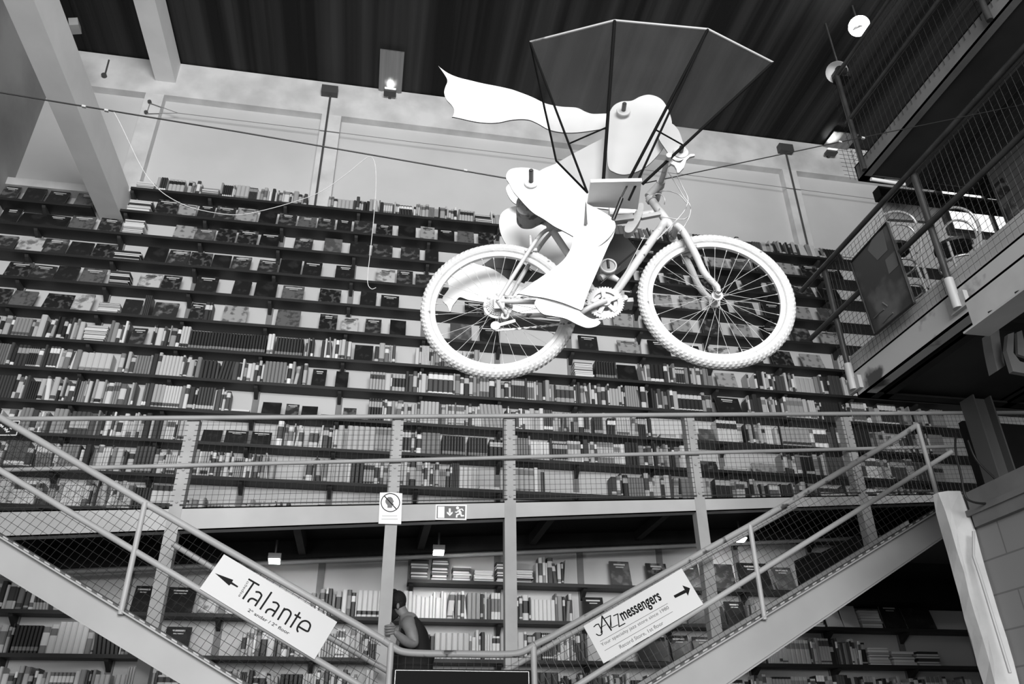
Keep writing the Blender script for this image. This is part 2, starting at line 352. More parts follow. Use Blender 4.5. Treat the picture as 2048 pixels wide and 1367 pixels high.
for r, z in ZR.items():
    if r == 0: segs = [(Xat(262, z, YS), XR)]
    elif r == 1: segs = [(XL, Xat(183, z, YS)), (Xat(240, z, YS), XR)]
    elif r == 12: segs = [(Xat(816, z, YS), Xat(1600, z, YS))]
    elif r > 12: segs = [(XL, 7.6)]
    else: segs = [(XL, XR)]
    root = thing('wall_shelf', 'long dark wall shelf, ' + shelfname(r), 'shelf', V(segs[0][0], YS, z-.035), 'dark shelves of the book wall')
    mb = MB()
    for x0, x1 in segs: mb.box(V(x0, YS, z-.036), V(x1, YW, z))
    mb.build('shelf_board', 'shelf', root)
    for bx in BX:
        if any(x0 < bx < x1 for x0, x1 in segs) and -4.6 < bx < 8:
            mb = MB(); mb.prism([V(bx-.02, YW, z-.036), V(bx-.02, YS+.03, z-.036), V(bx-.02, YS+.05, z-.06), V(bx-.02, YW, z-.15)], (.04, 0, 0)); mb.build('shelf_bracket', 'bracket', root)
for i, bx in enumerate(BX):
    if not -4.6 < bx < 8: continue
    mb = MB(); mb.box(V(bx-.035, YW-.02, -.12), V(bx+.035, YW, ZR[0] if proj(V(bx, YW, ZR[0]))[0] > 262 else ZR[2])); tag(mb.build('shelf_upright', 'upright'), 'grey wooden upright behind the shelves, %s from the left wall' % ORDW[min(i, 11)].replace('topmost', 'first') if i < 12 else 'grey wooden upright behind the shelves near the right stairs, %s' % ('nearer the middle' if i == 12 else 'far right'), 'upright', 'uprights of the book wall')
# ------------------------------------------------------------------ books
LS, FS, KS = 'S', 'F', 'L'
ROWS = {
 0: [('L',268,308),('S',308,400),('L',400,437),('S',437,612),('S',655,950),('L',950,985),('S',985,1690),('L',1690,1722)],
 1: [('F',-8,28),('F',38,80),('F',85,126),('F',142,184),('L',250,300),('F',305,350),('F',352,388),('F',390,424),('F',426,466),('F',468,510),('F',514,550),('F',553,590),('F',592,630),('F',632,668),('F',671,702),('F',705,745),('F',750,785),('F',795,832),('F',840,870),('F',875,910),('F',915,950),('F',957,990)]+[('F',x,x+36) for x in range(1150,1690,46)],
 2: [('F',-10,30),('F',30,80),('F',78,128),('F',130,180),('F',190,235),('L',240,285),('F',342,385),('F',384,425),('F',428,467),('F',470,511),('F',515,555),('F',585,623),('F',645,682),('F',697,738),('F',742,785),('F',800,840),('F',850,878),('F',1120,1160)]+[('F',x,x+40) for x in range(1180,1690,52)],
 3: [('F',-25,22),('F',24,80),('F',75,125),('F',127,175),('F',177,222),('L',222,280),('F',283,327),('F',328,372),('F',373,418),('F',419,457),('F',458,498),('F',512,552),('F',555,600),('F',602,641),('F',668,708),('F',750,790),('F',792,826),('F',830,870),('F',930,970)]+[('F',x,x+38) for x in range(1200,1690,56)],
 4: [('F',0,52),('F',52,100),('F',102,148),('F',152,202),('L',212,256),('F',270,316),('F',317,356),('F',385,430),('F',460,497),('F',505,550),('F',560,605),('F',635,680),('F',718,752),('F',760,798),('F',930,970),('F',990,1030)]+[('F',x,x+40) for x in range(1170,1690,60)],
 5: [('F',-25,10),('F',10,60),('F',78,135),('F',136,177),('L',190,237),('F',238,276),('S',280,294),('F',300,350),('F',373,402),('S',403,418),('F',440,490),('F',548,597),('F',635,672),('F',680,715),('F',728,762),('F',778,812),('F',900,945),('F',960,1000),('F',1160,1200)]+[('F',x,x+44) for x in range(1240,1640,62)],
 6: [('S',-30,160),('L',160,208),('S',210,250),('F',252,284),('S',298,372),('D',372,528),('S',530,545),('D',547,603),('S',608,625),('S',640,700),('F',706,745),('S',748,790),('S',830,905),('S',930,960),('L',1150,1192),('D',1194,1236),('F',1240,1280),('S',1290,1420),('F',1440,1480),('S',1500,1700),('S',1700,1900)],
 7: [('S',-30,612),('F',620,650),('F',668,695),('S',738,1428),('F',1440,1490),('S',1500,1900)],
 8: [('S',-30,455),('L',458,500),('F',520,560),('F',568,596),('F',600,634),('L',640,680),('F',684,712),('S',735,1318),('L',1322,1360),('F',1372,1400),('F',1404,1436),('S',1440,1900)],
 9: [('S',-30,388),('F',398,440),('F',445,492),('F',498,540),('S',550,782),('S',800,880),('D',884,976),('S',980,1384),('F',1400,1440),('L',1450,1500),('F',1510,1560),('S',1572,1900)],
 10: [('S',-30,545),('S',604,782),('S',800,956),('L',958,1006),('S',1028,1092),('L',1100,1180),('S',1226,1386),('S',1398,1900)],
 11: [('S',-30,345),('s',360,560),('s',560,780),('s',1400,1520)],
 12: [('L',820,858),('L',862,900),('L',905,945),('L',948,990),('L',993,1030),('L',1033,1070),('S',1074,1132),('F',1226,1268),('F',1300,1344),('F',1372,1408),('F',1430,1478),('B',1490,1552),('F',1560,1600)],
 13: [('S',-30,92),('F',255,292),('B',315,382),('F',390,428),('S',618,762),('S',804,1002),('S',1030,1152),('F',1172,1214),('F',1380,1420),('F',1434,1456),('F',1460,1500),('S',1502,1524),('L',1610,1655),('P',1660,1692),('P',1693,1725),('L',1728,1772),('B',1774,1818),('B',1820,1880)],
 14: [('S',-30,14),('D',15,70),('S',72,262),('B',318,372),('S',478,752),('S',800,1002),('S',1030,1178),('B',1280,1342),('F',1350,1390),('F',1396,1440),('S',1490,1742),('L',1745,1790),('L',1792,1840),('L',1842,1890)],
 15: [('S',-30,1960)],
}
PXP = [P(x, 840, YK).x for x in (387, 796, 1019, 1379, 1691)]
POSTN = ['leftmost post', 'sign post', 'third post', 'fourth post', 'fifth post']
mass = MB(); cand = []; nF = 0
def spine(mb, x0, x1, y, z, h, d, tn, tn2, lean=0., style=0):
    """a standing book seen by its spine: rounded spine, title band, page block"""
    w = x1-x0; b = .12*w
    def q(x, yy, zz): return V(x + lean*(zz-z), yy, zz)
    levels = [z, z+h]; tones = [tn]
    if style == 1: levels = [z, z+h*.62, z+h*.86, z+h]; tones = [tn, tn2, tn]
    elif style == 2: levels = [z, z+h*.1, z+h*.24, z+h]; tones = [tn, tn2, tn]
    elif style == 3: levels = [z, z+h*.3, z+h*.78, z+h]; tones = [tn2, tn, tn2]
    elif style == 4: levels = [z, z+h*.08, z+h*.14, z+h*.7, z+h*.92, z+h]; tones = [tn, tn2, tn, tn2, tn]
    xs = [(x0, y+.012), (x0+b*1.5, y+.002), (x1-b*1.5, y+.002), (x1, y+.012)]
    for i in range(len(levels)-1):
        a, c = levels[i], levels[i+1]
        vs = [q(X, Y, a) for X, Y in xs] + [q(X, Y, c) for X, Y in xs]
        mb.add(vs, [(k, k+1, k+5, k+4) for k in range(3)], 0, tones[i])
    vs = [q(x0, y+.012, z), q(x1, y+.012, z), q(x1, y+d, z), q(x0, y+d, z), q(x0, y+.012, z+h), q(x1, y+.012, z+h), q(x1, y+d, z+h), q(x0, y+d, z+h)]
    mb.add(vs, [(0, 3, 7, 4), (1, 5, 6, 2), (3, 2, 6, 7)], 0, tn)
    mb.add(vs, [(0, 1, 2, 3), (4, 7, 6, 5)], 0, .62)
    mb.add([q(xs[k][0], xs[k][1], zz) for zz in (z, z+h) for k in range(4)], [(3, 2, 1, 0), (4, 5, 6, 7)], 0, tn)
def rtone(rr):
    u = rr.random()
    if u < .34: v = rr.uniform(165, 222)
    elif u < .62: v = rr.uniform(95, 180)
    else: v = rr.uniform(22, 75)
    return v
def tword(v): return 'black' if v < 45 else 'dark grey' if v < 85 else 'mid grey' if v < 140 else 'light grey' if v < 195 else 'white'
DISPLAY = []; STACKS = []
rr = random.Random(11)
for r, segs in ROWS.items():
    z = ZR[r]; fo = 0
    for kind, a, b in segs:
        xa, xb = Xat(a, z, YS), Xat(b, z, YS)
        if kind in 'SDs':
            x = xa; series = 0
            while x < xb-.012:
                if series > 0: series -= 1
                else:
                    t = rr.choice([.02, .026, .03, .036, .042, .05, .06]) * rr.uniform(.85, 1.15)
                    h = rr.uniform(.225, .305) if r < 12 else rr.uniform(.21, .29)
                    if r == 0: h = rr.uniform(.17, .24)
                    if kind == 's': h = rr.uniform(.07, .16)
                    v = rtone(rr); st = rr.choice([0, 0, 1, 2, 3, 4]); v2 = rr.uniform(150, 235) if v < 120 else rr.uniform(30, 140); y = YS + rr.uniform(.022, .045)
                    lean = 0
                    if rr.random() < .06: lean = rr.choice([-.12, .1])
                    if r == 0 and a > 980: lean = -.25 if rr.random() < .5 else -.1
                    if rr.random() < .16: series = rr.randint(2, 5)
                    if kind == 'D': v = rr.uniform(20, 40); v2 = 120; h = .25; t = .034; st = 2; series = 6; lean = 0
                    if r >= 12 and 804 <= a <= 810 and x - xa < .42: v = 200; v2 = 170; series = 0; st = 0
                x1 = min(x+t, xb)
                if x1-x < .012: break
                hh = h if series else h
                cand.append(dict(r=r, x0=x+.0008, x1=x1-.0008, y=y, h=hh, v=v, v2=v2, lean=lean, st=st)); x = x1
                if lean == 0 and rr.random() < .012: x += rr.uniform(.03, .09)
        elif kind == 'L': STACKS.append((r, xa, xb))
        elif kind in 'FBP': DISPLAY.append((r, xa, xb, kind))
# the 300 standing books that show largest and unobstructed
def blocked(px, py):
    if 760 < px < 812 or (470 < px < 480): return True
    if py > 835 and any(abs(proj((X, YK, py_z))[0]-px) < 22 for X, py_z in ((X, CZ+2.3) for X in PXP)): return True
    hl = 835 + px*.54 if px < 790 else 0
    if py > 1100 and px < 640: return True
    if px > 1160 and py > 1150: return True
    if 830 < px < 1580 and 460 < py < 765: return True
    if px < 560 and py > 850: return True
    if px > 1640: return True
    return False
for c in cand:
    z = ZR[c['r']]; p0 = proj(V(c['x0'], c['y'], z)); p1 = proj(V(c['x1'], c['y'], z+c['h'])); c['px'] = (p0[0]+p1[0])/2; c['py'] = (p0[1]+p1[1])/2
    area_px = abs(p0[1]-p1[1])*abs(proj(V(c['x1'], c['y'], z))[0]-p0[0])
    inframe = 5 < c['px'] < 2043 and 5 < c['py'] < 1350
    c['score'] = area_px if inframe and not blocked(c['px'], c['py']) else 0
cand.sort(key=lambda c: (c['r'], c['x0']))
thr = sorted((c['score'] for c in cand), reverse=True)[299]
def ordn(n):
    s = 'th' if 10 <= n % 100 <= 20 else {1: 'st', 2: 'nd', 3: 'rd'}.get(n % 10, 'th'); return '%d%s' % (n, s)
def uname(r): return {6: 'sixth shelf over walkway rail', 7: 'seventh wall shelf', 8: 'ninth wall shelf'}.get(r, '')
cnt = {}
for c in cand:
    r = c['r']; xm = (c['x0']+c['x1'])/2; k = sum(1 for X in PXP if X < xm)-1; key = (r, k); cnt[key] = cnt.get(key, 0)+1
tot = dict(cnt); cnt = {}; nind = 0
for c in cand:
    r = c['r']; xm = (c['x0']+c['x1'])/2; k = sum(1 for X in PXP if X < xm)-1; key = (r, k); cnt[key] = cnt.get(key, 0)+1
    if c['score'] >= thr and c['score'] > 0 and nind < 300:
        mb = MB(); spine(mb, c['x0'], c['x1'], c['y'], ZR[r], c['h'], .15, lin(c['v']), lin(c['v2']), c['lean'], c['st'])
        o = mb.build('book', 'book'); w = c['x1']-c['x0']
        where = (ordn(cnt[key]) + ' to the right of the ' + POSTN[k]) if k >= 0 else (ordn(tot[key]-cnt[key]+1) + ' to the left of the leftmost post')
        tag(o, '%s %s book, %s, %s' % ('slim' if w < .028 else 'thick' if w > .05 else 'medium', tword(c['v']), where, shelfname(r).replace(' from the top', '').replace(' under the walkway', ' below walkway').replace('lowest visible', 'lowest') + (' from top' if 0 < r < 12 else '')), 'book', 'books standing on the wall shelves'); nind += 1
    else: spine(mass, c['x0'], c['x1'], c['y'], ZR[r], c['h'], .15, lin(c['v']), lin(c['v2']), c['lean'], c['st'])
# lying stacks
sc = 0
for r, xa, xb in STACKS:
    z = ZR[r]; low = r >= 12 and xa < 3; n = rr.randint(5, 9) if r > 0 else 5
    if r == 10 and xb-xa > .3: n = 1
    if r in (8, 9, 10): n = min(n, 2)
    if r == 13: n = 7
    zz = z; sc += 1
    pale = rr.random() < .5 or r in (13,)
    for i in range(n):
        t = rr.uniform(.018, .034); v = rr.uniform(150, 225) if pale and rr.random() < .75 else rr.uniform(30, 110); x0 = xa + rr.uniform(0, .015); x1 = xb - rr.uniform(.005, .03); y = YS + rr.uniform(.02, .05)
        m = MB() if low else mass
        m.box(V(x0, y, zz), V(x1, y+.15, zz+t*.16), 0, lin(v)); m.box(V(x0, y, zz+t*.84), V(x1, y+.15, zz+t), 0, lin(v))
        m.box(V(x0+.003, y+.004, zz+t*.16), V(x1-.003, y+.146, zz+t*.84), 0, lin(215 if (i+sc) % 3 else v))
        if low:
            o = m.build('stacked_book', 'book'); tag(o, 'flat %s book, %s up in stack, %s' % (tword(v), ordn(i+1), '%s on the top shelf below walkway' % ('leftmost', 'second', 'third', 'fourth', 'fifth', 'sixth')[[s for s in STACKS if s[0] == r].index((r, xa, xb))]), 'book', 'books lying in stacks under the walkway')
        zz += t+.0005
tag(mass.build('books', 'book'), 'all the other books packed on the shelves of the book wall', 'books', kind='stuff')
# face-out books
rc = {}
for r, xa, xb, kind in DISPLAY:
    rc[r] = rc.get(r, 0)+1; z = ZR[r]; w = xb-xa-.01; h = rr.uniform(.235, .28) if r < 12 else rr.uniform(.25, .3)
    if r in (8, 9) : h = rr.uniform(.12, .18)
    if kind == 'B': h = .33 if r < 13 else .27
    if kind == 'P': h = .25
    h = min(h, w*1.7) if kind == 'F' else h
    ci = {'F': rr.choice([0, 0, 1, 2, 3, 4, 2, 1, 7, 8, 5, 6, 8, 0]), 'B': rr.choice([0, 2]), 'P': 6}[kind]
    if kind == 'P': mat, word = MT['paper'], 'white'
    else: mat, word = COVERS[ci]
    tilt = rr.uniform(.2, .34); yaw_ = rr.uniform(-.12, .12)
    c0 = V((xa+xb)/2, YS+.03, z); ax = Vector((math.cos(yaw_), math.sin(yaw_)*.4, 0))*w/2; az = Vector((0, math.sin(tilt), math.cos(tilt)))*h/2; ay = Vector((0, math.cos(tilt), -math.sin(tilt)))*.009
    cc = c0 + az + Vector((0, .012, .006)); root = thing('display_book', '%s book facing outward, %s from left, %s' % (word, ordn(rc[r]), shelfname(r).replace(' from the top', ' from top')), 'book', c0, 'face-out books on the shelves')
    mb = MB(); mb.obox(cc - ay*.8, ax, ay*.2, az); mb.obox(cc + ay*.8, ax, ay*.2, az); mb.build('cover', mat, root)
    mb = MB(); mb.obox(cc, ax*.97, ay*.6, az*.97); mb.build('page_block', 'paper', root)
    if rr.random() < .6 and kind != 'P':
        mb = MB(); f = cc - ay*1.03
        mb.obox(f + az*.72, ax*rr.uniform(.4, .8), ay*.03, az*.06); mb.obox(f + az*.5, ax*.4, ay*.03, az*.035); mb.build('title_strip', 'inkfaint' if ci not in (4, 6) else 'ink', root)

# ------------------------------------------------------------------ walkway in front of the wall
Xa, Xb = -5.2 if False else XL, 7.6
def line_z(p, q, Y):
    a, b = P(*p, Y), P(*q, Y); s = (b.z-a.z)/(b.x-a.x); return lambda X: a.z + s*(X-a.x)
bot = line_z((0, 1074), (1687, 1012), YK); topz = line_z((0, 1021), (1200, 999), YK); topz2 = topz
railz = line_z((41, 840), (1860, 828), YK); midz = line_z((0, 942), (1800, 897), YK)
wk = thing('walkway', 'raised grey steel walkway with mesh railing running along the book wall', 'walkway', (0, YK, bot(0)))
mb = MB(); mb.prism([(Xa, YK, bot(Xa)), (Xb, YK, bot(Xb)), (Xb, YK, topz(Xb)), (Xa, YK, topz(Xa))], (0, .014, 0))
for zf in (bot, topz):
    mb.prism([(Xa, YK, zf(Xa)), (Xb, YK, zf(Xb)), (Xb, YK+.1, zf(Xb)), (Xa, YK+.1, zf(Xa))], (0, 0, .012 if zf is bot else -.012))
mb.build('edge_beam', 'fascia', wk)
mb = MB(); mb.prism([(Xa, YK+.014, topz(Xa)-.03), (Xb, YK+.014, topz(Xb)-.03), (Xb, 8.46, topz(Xb)-.03), (Xa, 8.46, topz(Xa)-.03)], (0, 0, .03)); mb.build('deck', 'under', wk)
for k in range(10):
    X = -4.3 + k*1.2; mb = MB(); mb.box((X, YK+.02, bot(X)+.02), (X+.07, 8.44, topz(X)-.035)); mb.build('joist', 'joist', wk)
mb = MB(); zt2 = lambda X: P(600, 1122, 8.4).z + (P(1200, 1097, 8.4).z-P(600, 1122, 8.4).z)/(P(1200, 1097, 8.4).x-P(600, 1122, 8.4).x)*(X-P(600, 1122, 8.4).x)
mb.tube([(XL+.02, 8.42, zt2(XL)), (5.6, 8.42, zt2(5.6)), (7.0, 8.42, zt2(5.9))], .022, 8); mb.build('conduit', 'steel', wk)
mb = MB(); mb.prism([(Xa, 8.36, zt2(Xa)+.03), (Xb, 8.36, zt2(Xb)+.03), (Xb, 8.36, topz(Xb)-.03), (Xa, 8.36, topz(Xa)-.03)], (0, .08, 0)); mb.build('rear_beam', 'joist', wk)
for i, X in enumerate(PXP):
    mb = MB(); w = .055
    mb.box((X-w, YK-.004, CZ-.12 if i < 4 else CZ+1.75), (X+w, YK+.1, railz(X)+.01)); mb.build('post', 'steel', wk)
    for j in range(3):
        zz = topz(X)+.05+j*.3; m2 = MB(); m2.disc((X, YK-.004, zz), (0, -1, 0), .012, .012, 8); m2.build('bolt', 'steel2', wk)
for zf, nm, rr_ in ((railz, 'top_rail', .024), (midz, 'mid_rail', .021)):
    mb = MB(); mb.tube([(Xa, YK-.03, zf(Xa)), (Xb, YK-.03, zf(Xb))], rr_, 8); mb.build(nm, 'steel', wk)
px_ = [XL] + PXP + [Xb]
for i in range(len(px_)-1):
    a, b = px_[i]+.03, px_[i+1]-.03
    mb = MB(); wires(mb, [(a, YK-.012, topz(a)+.005), (b, YK-.012, topz(b)+.005), (b, YK-.012, railz(b)), (a, YK-.012, railz(a))], (0, 0, 1), (b-a, 0, topz(b)-topz(a)), .052, .052, .0018)
    mb.tube([(a, YK-.015, topz(a)+.02), (b, YK-.015, topz(b)+.02)], .006, 5); mb.build('mesh_panel', 'wire', wk)
# lamps under the walkway
def aim(l, loc, tgt, power, size, blend=.6, rad=.05):
    d = bpy.data.lights.new(l, 'SPOT'); d.energy = power; d.spot_size = math.radians(size); d.spot_blend = blend; d.shadow_soft_size = rad
    o = bpy.data.objects.new(l, d); COL.objects.link(o); o.location = loc; o.rotation_euler = (Vector(tgt)-Vector(loc)).to_track_quat('-Z', 'Y').to_euler(); return o
for i, (x, y, pw, tx) in enumerate(((549, 1121, 16, .1), (877, 1104, 20, .75), (1481, 1078, 22, .2))):
    c = P(x, y, 7.9); root = thing('spotlight', 'small floodlight glowing under the walkway, ' + ('leftmost, above the first white sign', 'middle one, right of the sign post', 'rightmost, behind the right stair rail')[i], 'lamp', c, 'floodlights under the walkway')
    mb = MB(); mb.obox(c + Vector((0, .0, .035)), (.06, 0, 0), (0, .045, 0), (0, 0, .03)); mb.tube([c+Vector((0, 0, .06)), c+Vector((0, 0, .2))], .012, 6); mb.build('lamp_housing', 'housing', root)
    mb = MB(); mb.obox(c + Vector((0, -.01, -.006)), (.052, 0, 0), (0, .04, -.012), (0, 0, .006)); mb.build('lamp_lens', 'lamp', root)
    aim('spot_light', c + Vector((0, 0, -.03)), (c.x+tx, YW, c.z-.75), pw, 130)

# ------------------------------------------------------------------ stairs
YN, YF = 6.2, 7.02
def ext(a, b, x): t = (x-a[0])/(b[0]-a[0]); return (x, a[1]+(b[1]-a[1])*t)
def zline(a, b, Y):
    p, q = P(*a, Y), P(*b, Y); s = (q.z-p.z)/(q.x-p.x); return (lambda X: p.z+s*(X-p.x)), s
def stairs(side):
    L = side == 'left'
    if L:
        hz = [P(x, y, YN) for x, y in ((-160, 749), (0, 835), (292, 1007), (600, 1183), (767, 1280))]; mz = zline((0, 941), (402, 1181), YN)[0]
        st, s = zline((0, 1072), (485, 1367), YN); sb, _ = zline((0, 1147), (361, 1367), YN)
        x0, x1 = -4.5, P(779, 1340, YN).x; posts = [(292, 1007)]; lab = 'grey steel staircase rising to the left, with mesh sides and a white sign'
    else:
        hz = [P(x, y, YN) for x, y in ((1069, 1289), (1100, 1274), (1200, 1218), (1497, 1052), (1800, 872), (1833, 850))]; mz = zline((1159, 1367), (1800, 967), YN)[0]
        st, s = zline((1303, 1367), (1867, 1024), YN); sb, _ = zline((1457, 1367), (1882, 1077), YN)
        x0, x1 = P(1067, 1340, YN).x, 5.35; posts = [(1497, 1055), (1831, 852)]; lab = 'grey steel staircase rising to the right, with mesh sides and a white sign'
    root = thing('staircase', lab, 'stairs', (((x0+x1)/2), YN, CZ))
    for Y, nm in ((YN, 'stringer'), (YF, 'stringer')):
        mb = MB(); xe0, xe1 = x0, x1; fr = 1 if Y == YN else -1
        mb.prism([(xe0, Y, sb(xe0)), (xe1, Y, sb(xe1)), (xe1, Y, st(xe1)), (xe0, Y, st(xe0))], (0, .01, 0))
        for zf, dz in ((sb, .012), (st, -.012)):
            mb.prism([(xe0, Y-.05*fr, zf(xe0)), (xe1, Y-.05*fr, zf(xe1)), (xe1, Y+.01, zf(xe1)), (xe0, Y+.01, zf(xe0))], (0, 0, dz))
        mb.build(nm, 'stringer', root)
    n = int(abs(st(x1)-st(x0))/.175)
    for k in range(1, n):
        zz = min(st(x0), st(x1)) + .175*k - .03; X = x0 + (zz+.03-st(x0))/s
        mb = MB(); mb.box((X-.14, YN+.012, zz-.12), (X+.14, YF-.002, zz-.09)); mb.build('tread', 'joist', root)
    # near and far hand rails
    rail = MB()
    if L: rp = [Vector(h) for h in hz]
    else: rp = [Vector(h) for h in hz]
    rail.tube([p + Vector((0, -.01, 0)) for p in rp], .026, 10); rail.build('handrail', 'steel' if L else 'steel2', root)
    mb = MB(); xa, xb = x0, x1
    mb.tube([(xa, YN-.02, mz(xa)), (xb, YN-.02, mz(xb))], .023, 10); mb.build('lower_rail', 'steel', root)
    fp = [(346, 1087), (350, 1090), (654, 1271), (753, 1328), (775, 1341)] if L else [(1005, 1345), (1029, 1331), (1168, 1252), (1425, 1104), (1590, 1012)]
    mb = MB(); mb.tube([P(x, y, YF) for x, y in fp], .024, 10); mb.build('far_handrail', 'steel', root)
    def hr(X):
        for i in range(len(rp)-1):
            if rp[i].x <= X <= rp[i+1].x: return rp[i].z + (rp[i+1].z-rp[i].z)*(X-rp[i].x)/(rp[i+1].x-rp[i].x)
        return rp[0].z if X < rp[0].x else rp[-1].z
    for q in posts:
        X = P(*q, YN).x; mb = MB(); mb.tube([(X, YN-.03, st(X)-.03), (X, YN-.03, hr(X))], .021, 10); mb.build('baluster', 'steel', root)
    # wire mesh between stringer and handrail
    xs = [max(x0, rp[0].x)+.02] + [p.x for p in rp[1:-1] if x0 < p.x < x1] + [min(x1, rp[-1].x)-.02]
    poly = [Vector((X, YN+.004, st(X))) for X in (xs[0], xs[-1])] + [Vector((X, YN+.004, hr(X)-.01)) for X in reversed(xs)]
    d = Vector((1, 0, s)).normalized(); mb = MB(); wires(mb, poly, d, Vector((-d.z, 0, d.x)), .056, .056, .0018)
    mb.tube([(xs[0], YN+.004, st(xs[0])+.02), (xs[-1], YN+.004, st(xs[-1])+.02)], .005, 5); mb.build('mesh_panel', 'wire', root)
    mb = MB(); nk = int((xs[-1]-xs[0])/.04); vs = []; fs = []; ms = []
    for k in range(nk+1):
        X = xs[0]+k*.04; zc = st(X); vs += [(X, YN-.008, zc+.004), (X, YN-.008, zc+.016), (X, YN+.01, zc+.016), (X, YN+.01, zc+.004)]
    for k in range(nk):
        for e in range(4): mb_i = 0 if k % 2 else 1; fs.append(((4*k+e, 4*k+4+e, 4*k+4+(e+1) % 4, 4*k+(e+1) % 4), mb_i))
    mb.v = vs
    for f, mi in fs: mb.f.append(list(f)); mb.m.append(mi); mb.t.append(None); mb.sm.append(False)
    mb.build('mesh_clip_strip', ['steel', 'pipe'], root)
    return root, st, hr
stairs('left'); stairs('right')
# landing between the two flights
xl, xr = P(779, 1340, YN).x, P(1067, 1340, YN).x
ld = thing('stair_landing', 'landing with a bent pipe handrail joining the two staircases', 'landing', ((xl+xr)/2, YN, CZ))
mb = MB(); mb.tube(spline([P(x, y, YN-.01) for x, y in ((767, 1280), (781, 1289), (803, 1302), (844, 1306), (925, 1307), (1006, 1308), (1042, 1304), (1069, 1289))], 5), .026, 10); mb.build('handrail', 'steel2', ld)
mb = MB(); mb.box((xl+.03, YN+.02, CZ-.02), (xr-.03, YF-.02, CZ+.08)); mb.box((xl+.03, YN+.006, CZ-.12), (xr-.03, YN+.018, CZ+.1)); mb.build('platform', 'joist', ld)
for X, py in ((xl, 1289), (xr, 1291)):
    mb = MB(); mb.tube([(X, YN-.02, CZ), (X, YN-.02, P(925, py, YN).z)], .024, 10); mb.build('post', 'steel', ld)
zz = P(925, 1307, YN).z
mb = MB(); wires(mb, [(xl, YN+.004, CZ+.08), (xr, YN+.004, CZ+.08), (xr, YN+.004, zz), (xl, YN+.004, zz)], (0, 0, 1), (1, 0, 0), .056, .056, .0018); mb.build('mesh_panel', 'wire', ld)
a = P(786, 1336, YN-.08); b = P(1062, 1339, YN-.08)
root = thing('display_screen', 'wide black glossy panel hung in front of the landing at bottom centre', 'screen', ((a.x+b.x)/2, a.y, CZ+.2))
mb = MB(); mb.box((a.x, a.y, CZ+.15), (b.x, a.y+.05, a.z)); mb.build('screen_panel', 'screen', root)
mb = MB()
for s_, e_ in (((a.x+.02, a.z-.012), (b.x-.02, a.z-.012)), ((a.x+.018, a.z-.012), (a.x+.018, CZ+.2)), ((b.x-.018, a.z-.012), (b.x-.018, CZ+.2))):
    mb.tube([(s_[0], a.y-.003, s_[1]), (e_[0], a.y-.003, e_[1])], .004, 6)
mb.build('metal_edge', 'chrome', root)

# ------------------------------------------------------------------ signs
class Sign:
    """flat sign: pixel coordinates of a zoomed crop (ox, oy, k) are carried onto its plane"""
    def __init__(s, ox, oy, k, Y): s.ox, s.oy, s.k, s.Y = ox, oy, k, Y
    def pt(s, x, y, lift=0.): return P(s.ox+x/s.k, s.oy+y/s.k, s.Y-lift)
    def poly(s, mb, pts, t=.0006, lift=0., back=None):
        mb.prism([s.pt(x, y, lift) for x, y in pts], (0, back if back else t, 0))
    def stroke(s, mb, pts, w, lift=.001):
        for i in range(len(pts)-1):
            (x0, y0), (x1, y1) = pts[i], pts[i+1]; L = math.hypot(x1-x0, y1-y0) or 1; nx, ny = -(y1-y0)/L*w/2, (x1-x0)/L*w/2
            s.poly(mb, [(x0+nx, y0+ny), (x1+nx, y1+ny), (x1-nx, y1-ny), (x0-nx, y0-ny)], lift=lift+.00004*i)
            if i: s.poly(mb, [(x0+w/2*math.cos(t*math.pi/5), y0+w/2*math.sin(t*math.pi/5)) for t in range(10)], lift=lift+.00004*i+.00002)
    def text(s, name, txt, p0, p1, h, mat, parent, bold=0., lift=.0012, shear=0.):
        cu = bpy.data.curves.new('t', 'FONT'); cu.body = txt; cu.offset = bold; cu.shear = shear; cu.resolution_u = 3
        ob = bpy.data.objects.new('t', cu); COL.objects.link(ob); dg = bpy.context.evaluated_depsgraph_get(); dg.update()
        me = bpy.data.meshes.new_from_object(ob.evaluated_get(dg)); bpy.data.objects.remove(ob)
        xs = [v.co.x for v in me.vertices]; x0, x1 = min(xs), max(xs)
        L = math.hypot(p1[0]-p0[0], p1[1]-p0[1]); ux, uy = (p1[0]-p0[0])/L, (p1[1]-p0[1])/L; vx, vy = uy, -ux; sx = L/(x1-x0); sy = h/.73
        org = worigin(parent); vs = []
        for v in me.vertices:
            a, b = (v.co.x-x0)*sx, v.co.y*sy; q = s.pt(p0[0]+ux*a+vx*b, p0[1]+uy*a+vy*b, lift); vs.append(q-org)
        for v, q in zip(me.vertices, vs): v.co = q
        me.materials.clear(); me.materials.append(MT[mat]); o = bpy.data.objects.new(name, me); COL.objects.link(o); o.parent = parent; return o
